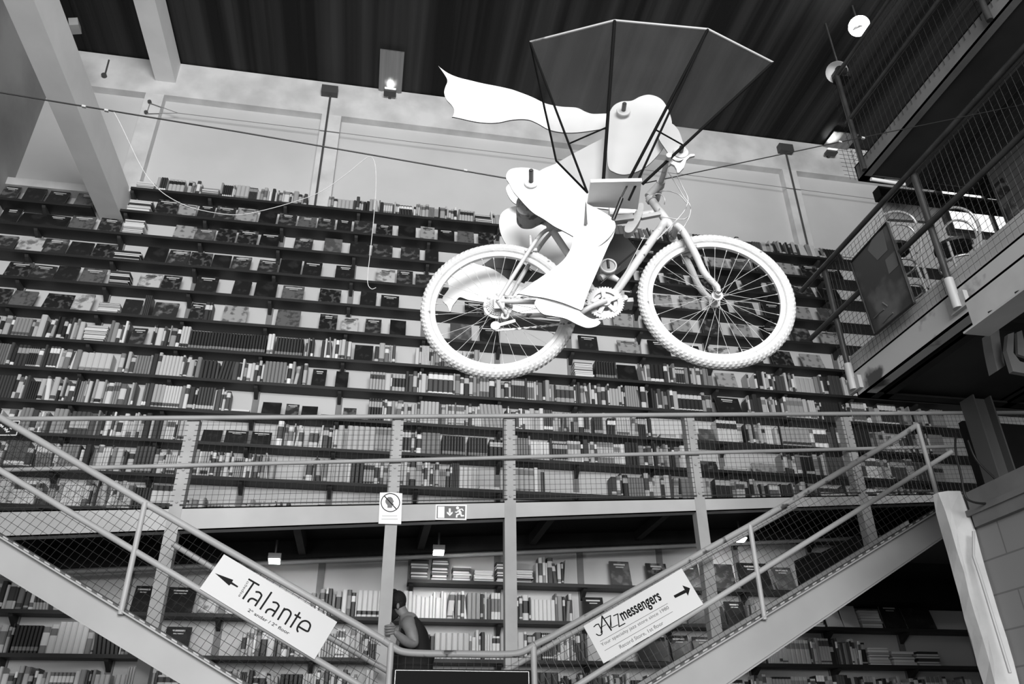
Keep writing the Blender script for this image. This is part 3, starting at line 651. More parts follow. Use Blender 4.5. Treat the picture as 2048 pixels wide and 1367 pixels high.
# sign 1
s1 = Sign(390, 1100, 5.943, YN-.055); cor = [(345, 45), (1690, 850), (1420, 1295), (55, 455)]
root = thing('direction_sign', 'white tilted sign reading espaço Talante with an arrow, on the left stairs', 'sign', s1.pt(850, 660))
mb = MB(); s1.poly(mb, cor, back=.006); mb.build('sign_board', 'paper', root)
mb = MB()
for st_ in ([(635, 340), (765, 415)], [(702, 380), (567, 578)], [(720, 492), (762, 497), (785, 520), (785, 550), (712, 662)], [(628, 614), (648, 582), (685, 572), (738, 600)], [(912, 494), (772, 702)],
            [(922, 614), (968, 622), (992, 648), (990, 676), (918, 786)], [(838, 744), (860, 708), (898, 698), (948, 724)], [(1068, 684), (982, 826)], [(1042, 722), (1075, 700), (1112, 708), (1138, 738), (1130, 780), (1068, 880)],
            [(1247, 734), (1132, 916)], [(1184, 762), (1258, 806)], [(1224, 968), (1214, 936), (1228, 895), (1265, 850), (1310, 836), (1352, 854), (1370, 890), (1358, 930), (1332, 960), (1228, 902)]):
    s1.stroke(mb, [(p.x, p.y) for p in spline([(x, y, 0) for x, y in st_], 4)] if len(st_) > 3 else st_, 22, lift=.001+.0001*(len(mb.v) % 7))
mb.build('lettering', 'ink', root)
mb = MB(); s1.poly(mb, [(237, 270), (455, 350), (440, 378), (425, 400), (405, 418)], lift=.001); s1.poly(mb, [(440, 376), (514, 426), (503, 441), (425, 398)], lift=.0011); mb.build('arrow', 'ink', root)
s1.text('lettering', 'espaço', (530, 555), (640, 372), 34, 'inkdim', root, bold=.006)
s1.text('lettering', '2º andar / 2º floor', (622, 722), (1112, 1004), 42, 'ink', root, bold=.008)
# sign 2
s2 = Sign(1150, 1120, 6.215, YN-.055)
root = thing('direction_sign', 'white tilted sign reading JAZZ messengers with an arrow, on the right stairs', 'sign', s2.pt(850, 690))
mb = MB(); s2.poly(mb, [(1325, 100), (1595, 545), (355, 1280), (105, 815)], back=.006); mb.build('sign_board', 'paper', root)
mb = MB()
for st_, w in (([(232, 828), (262, 798), (292, 790), (338, 880), (336, 912), (318, 930), (290, 930), (262, 914)], 13), ([(327, 905), (336, 692), (455, 872)], 17), ([(322, 832), (385, 796)], 9), ([(368, 722), (442, 684), (438, 850)], 11), ([(440, 690), (455, 838), (535, 800)], 10), ([(475, 690), (532, 664), (548, 822), (625, 780)], 13)): s2.stroke(mb, st_, w)
mb.build('lettering', 'ink', root)
mb = MB(); s2.poly(mb, [(1225, 437), (1360, 365), (1385, 400), (1245, 468)], lift=.001); s2.poly(mb, [(1335, 310), (1430, 345), (1405, 440), (1372, 382)], lift=.0011); mb.build('arrow', 'ink', root)
mb = MB(); s2.stroke(mb, [(310, 1008), (1152, 533)], 4); s2.stroke(mb, [(368, 1122), (1215, 635)], 4); mb.build('ruled_line', 'ink', root)
s2.text('lettering', 'messengers', (595, 748), (1082, 484), 148, 'ink', root, bold=.022)
s2.text('lettering', 'Your specialty jazz store since 1980', (335, 1068), (1172, 598), 44, 'inkdim', root)
s2.text('lettering', 'Record Store, 1st floor', (566, 1098), (1105, 792), 50, 'inkdim', root)
# exit sign
s3 = Sign(740, 970, 9.309, YK-.008)
root = thing('exit_sign', 'emergency exit sign with a running figure and down arrow on the walkway beam', 'sign', s3.pt(1510, 500))
mb = MB(); s3.poly(mb, [(1225, 355), (1805, 360), (1795, 645), (1215, 640)], back=.006); mb.build('sign_board', 'plate', root)
mb = MB(); s3.poly(mb, [(1247, 380), (1774, 385), (1768, 618), (1240, 612)], lift=.001); mb.build('sign_field', 'exitfield', root)
mb = MB(); s3.poly(mb, [(1264, 392), (1388, 394), (1384, 606), (1260, 604)], lift=.002)
s3.poly(mb, [(1466, 428), (1504, 428), (1504, 510), (1466, 510)], lift=.002); s3.poly(mb, [(1430, 488), (1486, 522), (1538, 488), (1538, 520), (1486, 572), (1430, 520)], lift=.0022)
s3.poly(mb, [(1630+30*math.cos(t*math.pi/6), 420+28*math.sin(t*math.pi/6)) for t in range(12)], lift=.002)
for st_, w in (([(1648, 455), (1690, 520)], 46), ([(1635, 470), (1618, 500), (1585, 495)], 20), ([(1660, 450), (1715, 440), (1738, 475)], 20), ([(1690, 520), (1618, 548), (1610, 600)], 30), ([(1690, 520), (1700, 568), (1752, 564)], 28)): s3.stroke(mb, st_, w, lift=.002)
mb.build('pictogram', 'plate', root)
# no talking sign
s4 = Sign(740, 970, 9.309, YK-.03)
root = thing('notice_sign', 'white notice with a crossed-out talking head, fixed to the sign post', 'sign', s4.pt(380, 430))
mb = MB(); s4.poly(mb, [(185, 135), (395, 128), (602, 150), (580, 722), (345, 716), (158, 712)], back=.006); mb.build('sign_board', 'plate', root)
mb = MB(); n = 40; s4.stroke(mb, [(380+172*math.cos(2*math.pi*t/n), 320+168*math.sin(2*math.pi*t/n)) for t in range(n+1)], 15)
s4.stroke(mb, [(265, 195), (492, 442)], 17, lift=.002); mb.build('prohibition_ring', 'ink', root)
mb = MB(); s4.poly(mb, [(285, 290), (300, 245), (340, 217), (390, 217), (422, 245), (430, 280), (447, 295), (432, 310), (425, 345), (445, 350), (435, 365), (415, 372), (408, 417), (325, 417), (325, 370), (290, 322)], lift=.001); mb.build('head_pictogram', 'black', root)
mb = MB(); s4.stroke(mb, [(225, 568), (505, 568)], 16); s4.stroke(mb, [(215, 628), (515, 628)], 16); mb.build('caption', 'inkfaint', root)
# black sign at the left edge
s5 = Sign(0, 820, 17.07, YK-.06)
root = thing('chalk_sign', 'small black sign with a white border at the left edge, behind the handrail', 'sign', s5.pt(100, 600))
mb = MB(); s5.poly(mb, [(-900, 320), (700, 335), (585, 875), (-900, 870)], back=.008); mb.build('sign_board', 'black', root)
mb = MB(); s5.stroke(mb, [(-880, 360), (672, 368), (558, 845), (-880, 845)], 32, lift=.001)
for st_ in ([(0, 480), (60, 500), (20, 540), (110, 540), (60, 590)], [(110, 640), (190, 600), (170, 680), (260, 640), (210, 740), (330, 720)], [(330, 600), (400, 645)]): s5.stroke(mb, st_, 34, lift=.001)
mb.build('chalk_marks', 'paper', root)
# ------------------------------------------------------------------ bicycle (white, hung from the cable)
def C5(x, y): return (820+x/2.56, y/2.56)
def C6(x, y): return (820+x/2.6256, 300+y/2.6256)
def C7(x, y): return (980+x/6.836, 300+y/6.836)
def C8(x, y): return (960+x/6.213, 480+y/6.213)
def C2(x, y): return (1200+x/6.836, 280+y/6.836)
BR = V(.4586, 2.80, 1.738); BF = V(1.358, 2.62, 1.765)
bu = (BF-BR).normalized(); bn = Vector((bu.y, -bu.x, 0)).normalized(); bw = bn.cross(bu); bw = bw if bw.z > 0 else -bw
def BP(x, y, off=0.):
    v = ray(x, y); o = BR + bn*off; return CAM + v*((o-CAM).dot(bn)/v.dot(bn))
bike = thing('bicycle', 'white painted mountain bicycle hanging in mid-air from a cable', 'bicycle', (BR+BF)/2)
def wheel(c, hubw, rear):
    w = bpy.data.objects.new('wheel', None); COL.objects.link(w); w.parent = bike; w.location = c - bike.location
    mb = MB(); n = 360; m = 14; vs = []; fs = []
    for k in range(n):
        e = bu*math.cos(2*math.pi*k/n) + bw*math.sin(2*math.pi*k/n)
        for j in range(m):
            t = 2*math.pi*j/m; r_ = .0235
            if math.cos(t) > .2:
                if (k//2 + j) % 2: r_ += .0024
            vs.append(c + e*(.304 + r_*math.cos(t)) + bn*(r_*1.02*math.sin(t)))
    for k in range(n):
        for j in range(m): fs.append((k*m+j, k*m+(j+1) % m, ((k+1) % n)*m+(j+1) % m, ((k+1) % n)*m+j))
    mb.add(vs, fs, 0, None, False); mb.build('tyre', 'tyre', w)
    mb = MB(); mb.ring(c, bn, [(.289, -.012), (.289, -.009), (.281, -.006), (.281, .006), (.289, .009), (.289, .012), (.272, .0125), (.266, .008), (.266, -.008), (.272, -.0125)], 96, 0, False); mb.build('rim', 'rimpaint', w)
    mb = MB(); mb.tube([c-bn*hubw, c+bn*hubw], .013, 12); mb.disc(c-bn*hubw*.62, bn, .024, .004, 20); mb.disc(c+bn*hubw*.62-bn*.004, bn, .024, .004, 20); mb.tube([c-bn*(hubw+.018), c+bn*(hubw+.018)], .006, 8); mb.build('hub', 'worn', w)
    for k in range(32):
        sd = 1 if k % 2 else -1; a = 2*math.pi*k/32 + .05; off = (.55 if (k//2) % 2 else -.55)
        h = c + (bu*math.cos(a+off) + bw*math.sin(a+off))*.022 + bn*sd*hubw*.6; e = c + (bu*math.cos(a) + bw*math.sin(a))*.268 + bn*sd*.002
        mb = MB(); mb.tube([h, e], .00095, 5); mb.tube([e + (h-e)*.05, e], .0024, 5); mb.build('spoke', 'white', w)
    return w
wf = wheel(BF, .05, False); wr = wheel(BR, .062, True)
RING = BP(1210.5, 605.5, .045); BBc = RING - bn*.045
st_top = BP(1099, 452); ht_lo = BP(1345, 458); ht_hi = BP(1304, 401)
mb = MB()
mb.tube([BBc-bn*.035, BBc+bn*.035], .021, 12)
mb.tube([BBc, BP(1330, 443)], .0185, 12)
mb.tube([BBc, st_top], .0165, 12)
mb.tube([ht_lo, ht_hi], .019, 12)
mb.tube([BP(1306, 426), BP(1229, 438), st_top + (BBc-st_top)*.04], .0165, 12)
for sd in (-1, 1):
    d = BR + bn*sd*.06
    mb.tube(spline([st_top + (BBc-st_top)*.05 + bn*sd*.012, BP(1074, 490) + bn*sd*.045, d], 5), .009, 8)
    mb.tube(spline([BBc + bn*sd*.02, BBc + (BR-BBc)*.35 + bn*sd*.045, d], 5), .0105, 8)
    mb.obox(d + bw*-.006 + bu*.006, bu*.022, bn*.003, bw*.03)
mb.build('frame', 'worn', bike)
mb = MB(); crown = BP(1349, 464)
mb.tube([ht_lo, crown], .02, 12)
mb.disc(ht_lo + (crown-ht_lo)*.1, crown-ht_lo, .026, .012, 16); mb.disc(ht_hi, ht_hi-ht_lo, .025, .014, 16)
mb.tube([crown - bn*.055, crown + bn*.055], .015, 10)
for sd in (-1, 1):
    o = bn*sd*.055
    mb.tube(spline([crown+o*.9, BP(1362, 478)+o, BP(1385, 520)+o, BP(1404, 560)+o, BF+o+bw*.03-bu*.004, BF+o], 5), [.0155]*12+[.0145]*5+[.013]*5+[.011]*4, 10)
mb.build('fork', 'worn', bike)
def brake(c, ax, parent):
    mb = MB()
    for sd in (-1, 1):
        mb.tube(spline([c+bn*sd*.03-ax*.02, c+bn*sd*.042+ax*.02, c+bn*sd*.05+ax*.055], 3), .007, 8); mb.obox(c+bn*sd*.026-ax*.006, bu*.026, bn*.006, bw*.007)
    mb.build('brake', 'worn', parent)
brake(BP(1378, 498), (ht_hi-ht_lo).normalized(), bike); brake(BP(1062, 505), bw, bike)
# crankset
mb = MB(); n = 40; pts = []
for k in range(n*4):
    a = 2*math.pi*k/(n*4); r_ = .0785 if k % 4 in (1, 2) else .0735; pts.append((a, r_))
inner = [RING + bn*.0 + (bu*math.cos(a)+bw*math.sin(a))*.052 for a, _ in pts]; outer = [RING + (bu*math.cos(a)+bw*math.sin(a))*r_ for a, r_ in pts]; N = len(pts)
mb.add(outer + inner + [p+bn*.004 for p in outer] + [p+bn*.004 for p in inner], [(i, (i+1) % N, N+(i+1) % N, N+i) for i in range(N)] + [(2*N+i, 3*N+i, 3*N+(i+1) % N, 2*N+(i+1) % N) for i in range(N)] + [(i, 2*N+i, 2*N+(i+1) % N, (i+1) % N) for i in range(N)] + [(N+i, N+(i+1) % N, 3*N+(i+1) % N, 3*N+i) for i in range(N)])
for k in range(5):
    a = 2*math.pi*k/5+.4; e = bu*math.cos(a)+bw*math.sin(a); mb.bar(RING+e*.005+bn*.006, RING+e*.06+bn*.004, .018, .007, bn)
mb.disc(RING-bn*.004, bn, .022, .022, 20); mb.ring(RING-bn*.008, bn, [(.036, 0), (.055, 0), (.055, .003), (.036, .003)], 48, 0, False); mb.build('chainring', 'worn', bike)
ped = BP(1154, 630, .062)
mb = MB(); mb.tube([RING+bn*.02, RING+bn*.022+(ped-RING)*.5, ped], [.014, .011, .0125], 10); mb.disc(ped-bn*.01, bn, .015, .02, 14); mb.build('crank_arm', 'worn', bike)
ped2 = BP(1249, 597, -.07); mb = MB(); mb.tube([BBc-bn*.06, ped2], [.014, .012], 10); mb.disc(ped2-bn*.01, bn, .014, .02, 14); mb.build('crank_arm', 'worn', bike)
mb = MB(); mb.obox(ped2-bn*.045, bu*.04, bn*.035, bw*.01); mb.build('pedal', 'worn', bike)
cs = BR + bn*.035
mb = MB(); mb.disc(cs-bn*.012, bn, .062, .002, 40)
for k, r_ in enumerate((.05, .044, .038, .032, .026, .021)):
    n = 28; ps = []
    for j in range(n*2):
        a = math.pi*j/n; ps.append(cs + bn*(k*.004-.006) + (bu*math.cos(a)+bw*math.sin(a))*(r_ if j % 2 else r_-.004))
    mb.prism(ps, bn*.0018)
mb.build('cassette', 'worn', bike)
jo = BP(991, 652, .05); jt = BP(1010, 632, .05)
mb = MB(); mb.tube([BR+bn*.066, BP(1012, 624, .066), jt], .009, 8); mb.bar(BP(1031, 641, .055), jo, .014, .006, bn); mb.disc(jo-bn*.006, bn, .02, .012, 20); mb.disc(jt-bn*.006, bn, .017, .012, 20); mb.build('derailleur', 'worn', bike)
mb = MB(); lo = [BP(991, 661, .05), BP(1060, 655, .05), BP(1137, 646, .048), RING-bw*.075-bu*.01]; up_ = [cs+bw*.045, BP(1060, 594, .05), RING+bw*.076-bu*.012]
for path in (lo, up_):
    pp = spline(path, 14); L = 0; seg = []
    for i in range(len(pp)-1): seg.append((pp[i+1]-pp[i]).length)
    mb.tube(pp, [.0035 if i % 2 else .0055 for i in range(len(pp))], 5, smooth=False)
mb.build('chain', 'chain', bike)
# saddle, stem, bar
mb = MB(); sc_ = BP(1061, 433, 0.0)
vs = spline([BP(*C7(x, y), -.0) for x, y in ((400, 830), (470, 750), (600, 770), (740, 880), (790, 960), (640, 1040), (560, 1075), (440, 1070), (370, 1000), (365, 900))], 4, True)
mb.prism(vs, bn*.10); mb.build('saddle', 'saddle', bike)
mb = MB(); mb.tube([st_top, BP(1093, 443)], .0135, 10); mb.tube([BP(1093, 443)-bn*.025, BP(1065, 441)-bn*.02+bw*.02], .005, 6); mb.tube([BP(1093, 443)+bn*.03, BP(1065, 441)+bn*.04+bw*.02], .005, 6); mb.build('seat_post', 'worn', bike)
sA = BP(1296, 393, .0); sB = BP(1321, 367, .0); hb = sB
mb = MB(); mb.tube([ht_hi, sA], .015, 10); mb.tube([sA, sB], .018, 12); mb.disc(hb-bn*.02, bn, .02, .04, 16); mb.build('stem', 'worn', bike)
mb = MB(); barpts = spline([BP(1338, 330, -.30)+bw*.02, hb-bn*.12, hb, BP(1326, 352, .08), BP(1333, 326, .20), BP(1338, 310, .26)], 4); mb.tube(barpts, .012, 10); mb.build('handlebar', 'worn', bike)
mb = MB(); mb.tube([BP(*C2(900, 330), .2), BP(*C2(960, 300), .2)], .017, 8)
lv = [BP(*C2(x, y), .2) for x, y in ((960, 250), (1000, 310), (1090, 345), (1150, 270), (1230, 215), (1285, 215), (1290, 238), (1220, 255), (1175, 300), (1140, 400), (1075, 470), (1050, 470), (1040, 420), (1010, 370), (930, 330))]
mb.prism(lv, bn*.012); mb.build('brake_lever', 'white', bike)
for pts in ([(937, 440), (1040, 600), (1150, 780), (1225, 880), (1240, 960), (1215, 1060), (1150, 1180), (1090, 1245)], [(1060, 500), (1130, 640), (1200, 790), (1190, 880), (1150, 970), (1060, 1080), (960, 1180), (780, 1360)],
            [(820, 700), (900, 692), (1000, 710), (1100, 760), (1200, 880)], [(720, 770), (770, 735), (840, 745), (885, 810), (880, 880)], [(590, 1030), (760, 1035), (900, 1055), (1040, 1080), (1150, 1080), (1230, 1030)]):
    mb = MB(); mb.tube(spline([BP(*C2(x, y), .06+.02*(i % 2)) for i, (x, y) in enumerate(pts)], 5), .0026, 6); mb.build('brake_cable', 'white', bike)
mb = MB(); mb.tube([BP(1290, 470, .03), BP(1236, 572, .04)], .0015, 5); mb.build('gear_cable', 'white', bike)

# ------------------------------------------------------------------ rider figure cut from white sheet
def sheet(name, pts, off, parent, mat='sheet', th=.007, bend=0., axis=0., wave=0., k=5, step=.03):
    P3 = spline([BP(x, y, off) for x, y in pts], k, True); c = sum(P3, Vector())/len(P3)
    bm = bmesh.new(); vs = [bm.verts.new(((p-c).dot(bu), (p-c).dot(bw), 0)) for p in P3]; bm.faces.new(vs)
    ca, sa = math.cos(axis), math.sin(axis); ext_ = max(abs(v.co.x)+abs(v.co.y) for v in bm.verts); t = -ext_
    while t < ext_:
        bmesh.ops.bisect_plane(bm, geom=bm.verts[:]+bm.edges[:]+bm.faces[:], plane_co=(-sa*t, ca*t, 0), plane_no=(-sa, ca, 0)); t += step
    t = -ext_
    while t < ext_ and wave:
        bmesh.ops.bisect_plane(bm, geom=bm.verts[:]+bm.edges[:]+bm.faces[:], plane_co=(ca*t, sa*t, 0), plane_no=(ca, sa, 0)); t += step
    bmesh.ops.triangulate(bm, faces=bm.faces[:])
    pos = {}
    for v in bm.verts:
        q = -sa*v.co.x + ca*v.co.y; s_ = ca*v.co.x + sa*v.co.y
        o = -bend*q*q + wave*math.sin(s_*16)
        pos[v] = c + bu*v.co.x + bw*v.co.y + bn*o
    for v, p in pos.items(): v.co = p
    bm.verts.index_update(); vs = [v.co.copy() for v in bm.verts]; nv = len(vs); fs = [[v.index for v in f.verts] for f in bm.faces]
    mb = MB(); sd = [(e.verts[0].index, e.verts[1].index) for e in bm.edges if len(e.link_faces) == 1]; bm.free()
    if fs and (vs[fs[0][1]]-vs[fs[0][0]]).cross(vs[fs[0][2]]-vs[fs[0][0]]).dot(bn) < 0: fs = [f[::-1] for f in fs]
    mb.add(vs + [v - bn*th for v in vs], fs + [[i+nv for i in f[::-1]] for f in fs], 0, None, True)
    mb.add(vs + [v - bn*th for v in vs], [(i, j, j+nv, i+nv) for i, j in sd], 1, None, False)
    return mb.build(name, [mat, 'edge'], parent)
rid = thing('rider_sculpture', 'white cut-out sheet figure with a flying scarf riding the hanging bicycle', 'sculpture', BP(1120, 430))
sheet('thigh', [C7(*p) for p in ((222, 385), (232, 310), (285, 248), (400, 215), (510, 208), (600, 218), (690, 252), (900, 400), (1090, 560), (1200, 640), (1290, 650), (1330, 720), (1480, 800), (1640, 900), (1700, 970), (1718, 1040), (1690, 1110), (1600, 1210), (1450, 1290), (1280, 1240), (1140, 1145), (1000, 1070), (880, 1010), (740, 920), (600, 840), (500, 755), (400, 650), (320, 560), (260, 450))], .17, rid, bend=1.2, axis=-.55)
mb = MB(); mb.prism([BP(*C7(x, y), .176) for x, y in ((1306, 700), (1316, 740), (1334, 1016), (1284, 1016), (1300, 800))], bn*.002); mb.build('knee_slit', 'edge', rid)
sheet('lower_leg', [C6(*p) for p in ((862, 440), (905, 385), (960, 335), (1040, 340), (1076, 392), (1070, 440), (1045, 490), (1010, 570), (975, 650), (945, 720), (922, 780), (905, 830), (880, 828), (800, 800), (700, 772), (640, 760), (572, 739), (568, 737), (640, 690), (720, 640), (790, 590), (825, 550), (850, 500))], .155, rid, bend=.8, axis=1.15)
sheet('shoe', [C6(*p) for p in ((655, 800), (690, 760), (760, 770), (870, 815), (895, 850), (940, 880), (985, 892), (1000, 906), (975, 925), (930, 932), (880, 915), (820, 885), (760, 872), (700, 860), (668, 830))], .14, rid)
sheet('hip', [C7(*p) for p in ((300, 430), (226, 500), (226, 560), (265, 650), (325, 718), (410, 752), (520, 740), (620, 600), (500, 450), (380, 400))], -.1, rid)
sheet('thigh', [C6(*p) for p in ((560, 280), (505, 305), (475, 340), (468, 390), (478, 440), (505, 490), (560, 550), (640, 610), (740, 640), (820, 620), (880, 540), (900, 440), (760, 340), (640, 290))], -.15, rid, bend=1.0, axis=-.5)
sheet('lower_leg', [C6(*p) for p in ((196, 640), (210, 612), (245, 594), (270, 603), (278, 578), (294, 571), (350, 598), (420, 620), (480, 655), (540, 698), (620, 730), (720, 770), (800, 830), (800, 880), (680, 870), (560, 850), (480, 820), (380, 797), (310, 784), (262, 768), (240, 790), (222, 815), (210, 845), (196, 815), (173, 792), (172, 770), (190, 745), (204, 720), (197, 680))], -.15, rid, wave=.006)
sheet('torso', [C5(*p) for p in ((600, 930), (665, 865), (745, 830), (830, 782), (920, 735), (1000, 690), (1060, 600), (1150, 590), (1200, 700), (1195, 860), (1180, 960), (1120, 1040), (1000, 1050), (880, 1040), (740, 1000))], .0, rid, bend=.6, axis=.6)
sheet('upper_arm', [C5(*p) for p in ((1012, 610), (1036, 540), (1080, 514), (1135, 513), (1180, 493), (1230, 485), (1290, 508), (1330, 570), (1343, 640), (1310, 730), (1235, 825), (1170, 872), (1100, 893), (1045, 880), (1014, 845), (1010, 720))], .10, rid, bend=.6, axis=1.2)
sheet('forearm', [C5(*p) for p in ((1270, 690), (1325, 630), (1372, 662), (1400, 735), (1418, 775), (1410, 805), (1375, 825), (1345, 812), (1310, 765))], .13, rid)
sheet('scarf', [C5(*p) for p in ((150, 345), (152, 347), (195, 380), (250, 402), (330, 415), (430, 432), (510, 455), (570, 480), (630, 505), (690, 530), (760, 540), (850, 545), (900, 570), (940, 584), (1020, 588), (1060, 600), (1050, 650), (1000, 662), (850, 672), (760, 672), (705, 662), (650, 635), (600, 617), (520, 613), (440, 622), (330, 620), (224, 604), (221, 602), (228, 572), (215, 545), (188, 515), (176, 480), (182, 450), (192, 425), (186, 400))], -.03, rid, wave=.008, step=.05)
for (x, y), off, r_, hl in ((C7(562, 440), .178, .031, .07), (C5(1093, 568), .115, .033, .04), ((1361, 305), .2, .034, .03)):
    mb = MB(); c = BP(x, y, off); mb.disc(c, bn, r_, .006, 36, 0, r_*.96); mb.build('washer', 'sheet', rid)
    mb = MB(); mb.disc(c+bn*.006, bn, .0105, hl, 16); mb.disc(c+bn*(.006+hl), bn, .008, .004, 6); mb.build('bolt', 'blackm' if off < .19 else 'housing', rid)

# ------------------------------------------------------------------ wing
wing = thing('fabric_wing', 'fan-shaped wing of sheer dark fabric on thin black rods above the bicycle', 'wing', BP(*C5(1050, 940), .22))
A, B_, C_, D_ = BP(*C5(615, 215), .36), BP(*C5(1048, 105), .5), BP(*C5(1525, 150), .5), BP(*C5(1858, 320), .36)
a_, b_, c_, d_ = BP(*C5(908, 985), .2), BP(*C5(990, 925), .22), BP(*C5(1115, 930), .22), BP(*C5(1190, 942), .2)
e1, e2, e3 = BP(*C5(690, 560), .16), BP(*C5(722, 700), .1), BP(*C5(748, 822), .06)
def panel(quad, n=8, sag=.012):
    p0, p1, p2, p3 = quad; vs = []; fs = []; nr = (p1-p0).cross(p3-p0).normalized()
    for i in range(n+1):
        for j in range(n+1):
            u, v = i/n, j/n; q = (p0*(1-u)+p1*u)*(1-v) + (p3*(1-u)+p2*u)*v; vs.append(q + nr*sag*math.sin(math.pi*u)*math.sin(math.pi*v)*(1+.3*math.sin(9*u+5*v)))
    for i in range(n):
        for j in range(n): fs.append((i*(n+1)+j, (i+1)*(n+1)+j, (i+1)*(n+1)+j+1, i*(n+1)+j+1))
    return vs, fs
for q in ((A, B_, b_, a_), (B_, C_, c_, b_), (C_, D_, d_, c_)):
    mb = MB(); mb.add(*panel(q), smooth=True); mb.build('fabric_panel', 'fabric', wing)
mb = MB(); mb.add([A, e1, e2, e3, a_], [(0, 1, 4), (1, 2, 4), (2, 3, 4)]); mb.build('fabric_panel', 'fabric', wing)
for p, q, r_ in ((A, a_, .0052), (B_, b_, .0076), (C_, c_, .0066), (D_, d_, .0066), (C_ + (c_-C_)*.02, BP(*C5(1120, 1025), .25), .005)):
    mb = MB(); mb.tube([p, q], r_, 8); mb.build('rod', 'rod', wing)
mb = MB(); mb.tube([A, e1, e2, e3, a_], .005, 8); mb.build('rod', 'rod', wing)
mb = MB(); mb.tube([A, B_, C_, D_], .0055, 8); mb.build('rim_rod', 'steel2', wing)
for p, q in ((A+(a_-A)*.69, B_+(b_-B_)*.67), (C_+(c_-C_)*.66, D_+(d_-D_)*.69)):
    mb = MB(); mb.tube([p, q], .0038, 6); mb.build('brace', 'rod', wing)
mb = MB(); mb.add([BP(*C6(x, y), -.38) for x, y in ((1000, 440), (1130, 440), (1195, 520), (1160, 600), (1090, 650), (990, 690), (950, 560))], [tuple(range(7))])
mb.add([BP(*C6(x, y), -.38) for x, y in ((740, 425), (850, 425), (820, 500), (700, 520))], [(0, 1, 2, 3)])
mb.add([BP(*C6(x, y), -.38) for x, y in ((370, 610), (440, 560), (560, 545), (640, 640), (600, 700), (430, 640))], [tuple(range(6))]); mb.build('far_fabric', 'fabricD', wing)
mb = MB()
for p, q in (((1130, 440), (1195, 520)), ((1195, 520), (990, 690)), ((740, 425), (700, 520)), ((640, 640), (370, 610)), ((440, 470), (470, 430))): mb.tube([BP(*C6(*p), -.38), BP(*C6(*q), -.38)], .004, 6)
mb.build('far_rod', 'blackm', wing)
# drive box of the wing with its linkage
box = thing('wing_drive_box', 'pale square-cornered box at the foot of the wing with a black strut', 'box', BP(*C5(1050, 1060), .2))
fl, fr_ = BP(*C5(924, 934), .30), BP(*C5(1188, 944), .30); fr_.z = fl.z; bl_, br2 = PZ(*C5(906, 1056), fl.z-CZ), PZ(*C5(1166, 1072), fl.z-CZ)
mb = MB(); mb.prism([fl, fr_, br2, bl_], (0, 0, .012)); mb.build('box_body', 'wood', box)
mb = MB(); mb.box((min(fl.x, bl_.x)+.03, fl.y+.03, fl.z+.012), (fr_.x-.03, fl.y+.10, fl.z+.03)); mb.prism([fl-Vector((0, .004, .002)), fr_-Vector((0, .004, .002)), fr_+Vector((0, 0, .014))-Vector((0, .004, 0)), fl+Vector((0, 0, .014))-Vector((0, .004, 0))], (0, .003, 0)); mb.build('box_lid', 'sheet', box)
mb = MB(); mb.tube([BP(*C2(372, 622), .27), BP(*C2(280, 800), .27)], .004, 8); mb.build('strut_rod', 'blackm', box)
mb = MB(); mb.tube([BP(*C2(295, 795), .27), BP(*C2(180, 1085), .26)], .0088, 10); mb.build('strut_barrel', 'black', box)
mb = MB(); mb.prism(spline([BP(*C2(x, y), .1) for x, y in ((530, 865), (590, 862), (592, 950), (545, 1090), (455, 1230), (400, 1262), (345, 1250), (338, 1190), (385, 1110), (445, 1040), (492, 960))], 3, True), -bn*.04); mb.build('cam', 'wood2', box)
mb = MB(); mb.bar(BP(*C2(190, 1095), .1), BP(*C2(450, 1060), .1), .03, .03); mb.bar(BP(*C2(560, 1060), .08), BP(*C2(820, 1010), .08), .018, .018); mb.build('wooden_arm', 'wood2', box)
mb = MB(); mb.obox(BP(*C2(310, 1000), .06), bu*.06, bn*.03, bw*.025); mb.build('bracket', 'sheet', box)
mot = thing('hanging_motor', 'small round motor hanging in the bicycle frame beside the chainring', 'motor', BP(*C8(1590, 420), .0))
mb = MB(); c = BP(*C8(1595, 325), .03); mb.ring(c, bn, [(.030, -.008), (.036, -.008), (.036, .008), (.030, .008)], 32); mb.disc(c-bn*.045, bn, .032, .04, 24); mb.build('motor_face', 'worn', mot)
mb = MB(); mb.disc(c-bn*.001, bn, .028, .003, 24); mb.build('motor_glass', 'signgrey', mot)
mb = MB(); mb.tube([c + bn*.004 - bw*.012, c + bn*.004 + bw*.03], .006, 8); mb.tube([c+bw*.03, c+bw*.11], .002, 5); mb.tube([BP(*C8(1500, 540), .03), BP(*C8(1745, 325), .03)], .002, 5); mb.build('motor_shaft', 'blackm', mot)
mb = MB(); mb.tube([BP(*C8(1500, 470), .0), BP(*C8(1580, 420), .0), BP(*C8(1720, 500), .0)], [.016, .02, .01], 10); mb.build('motor_body', 'worn', mot)
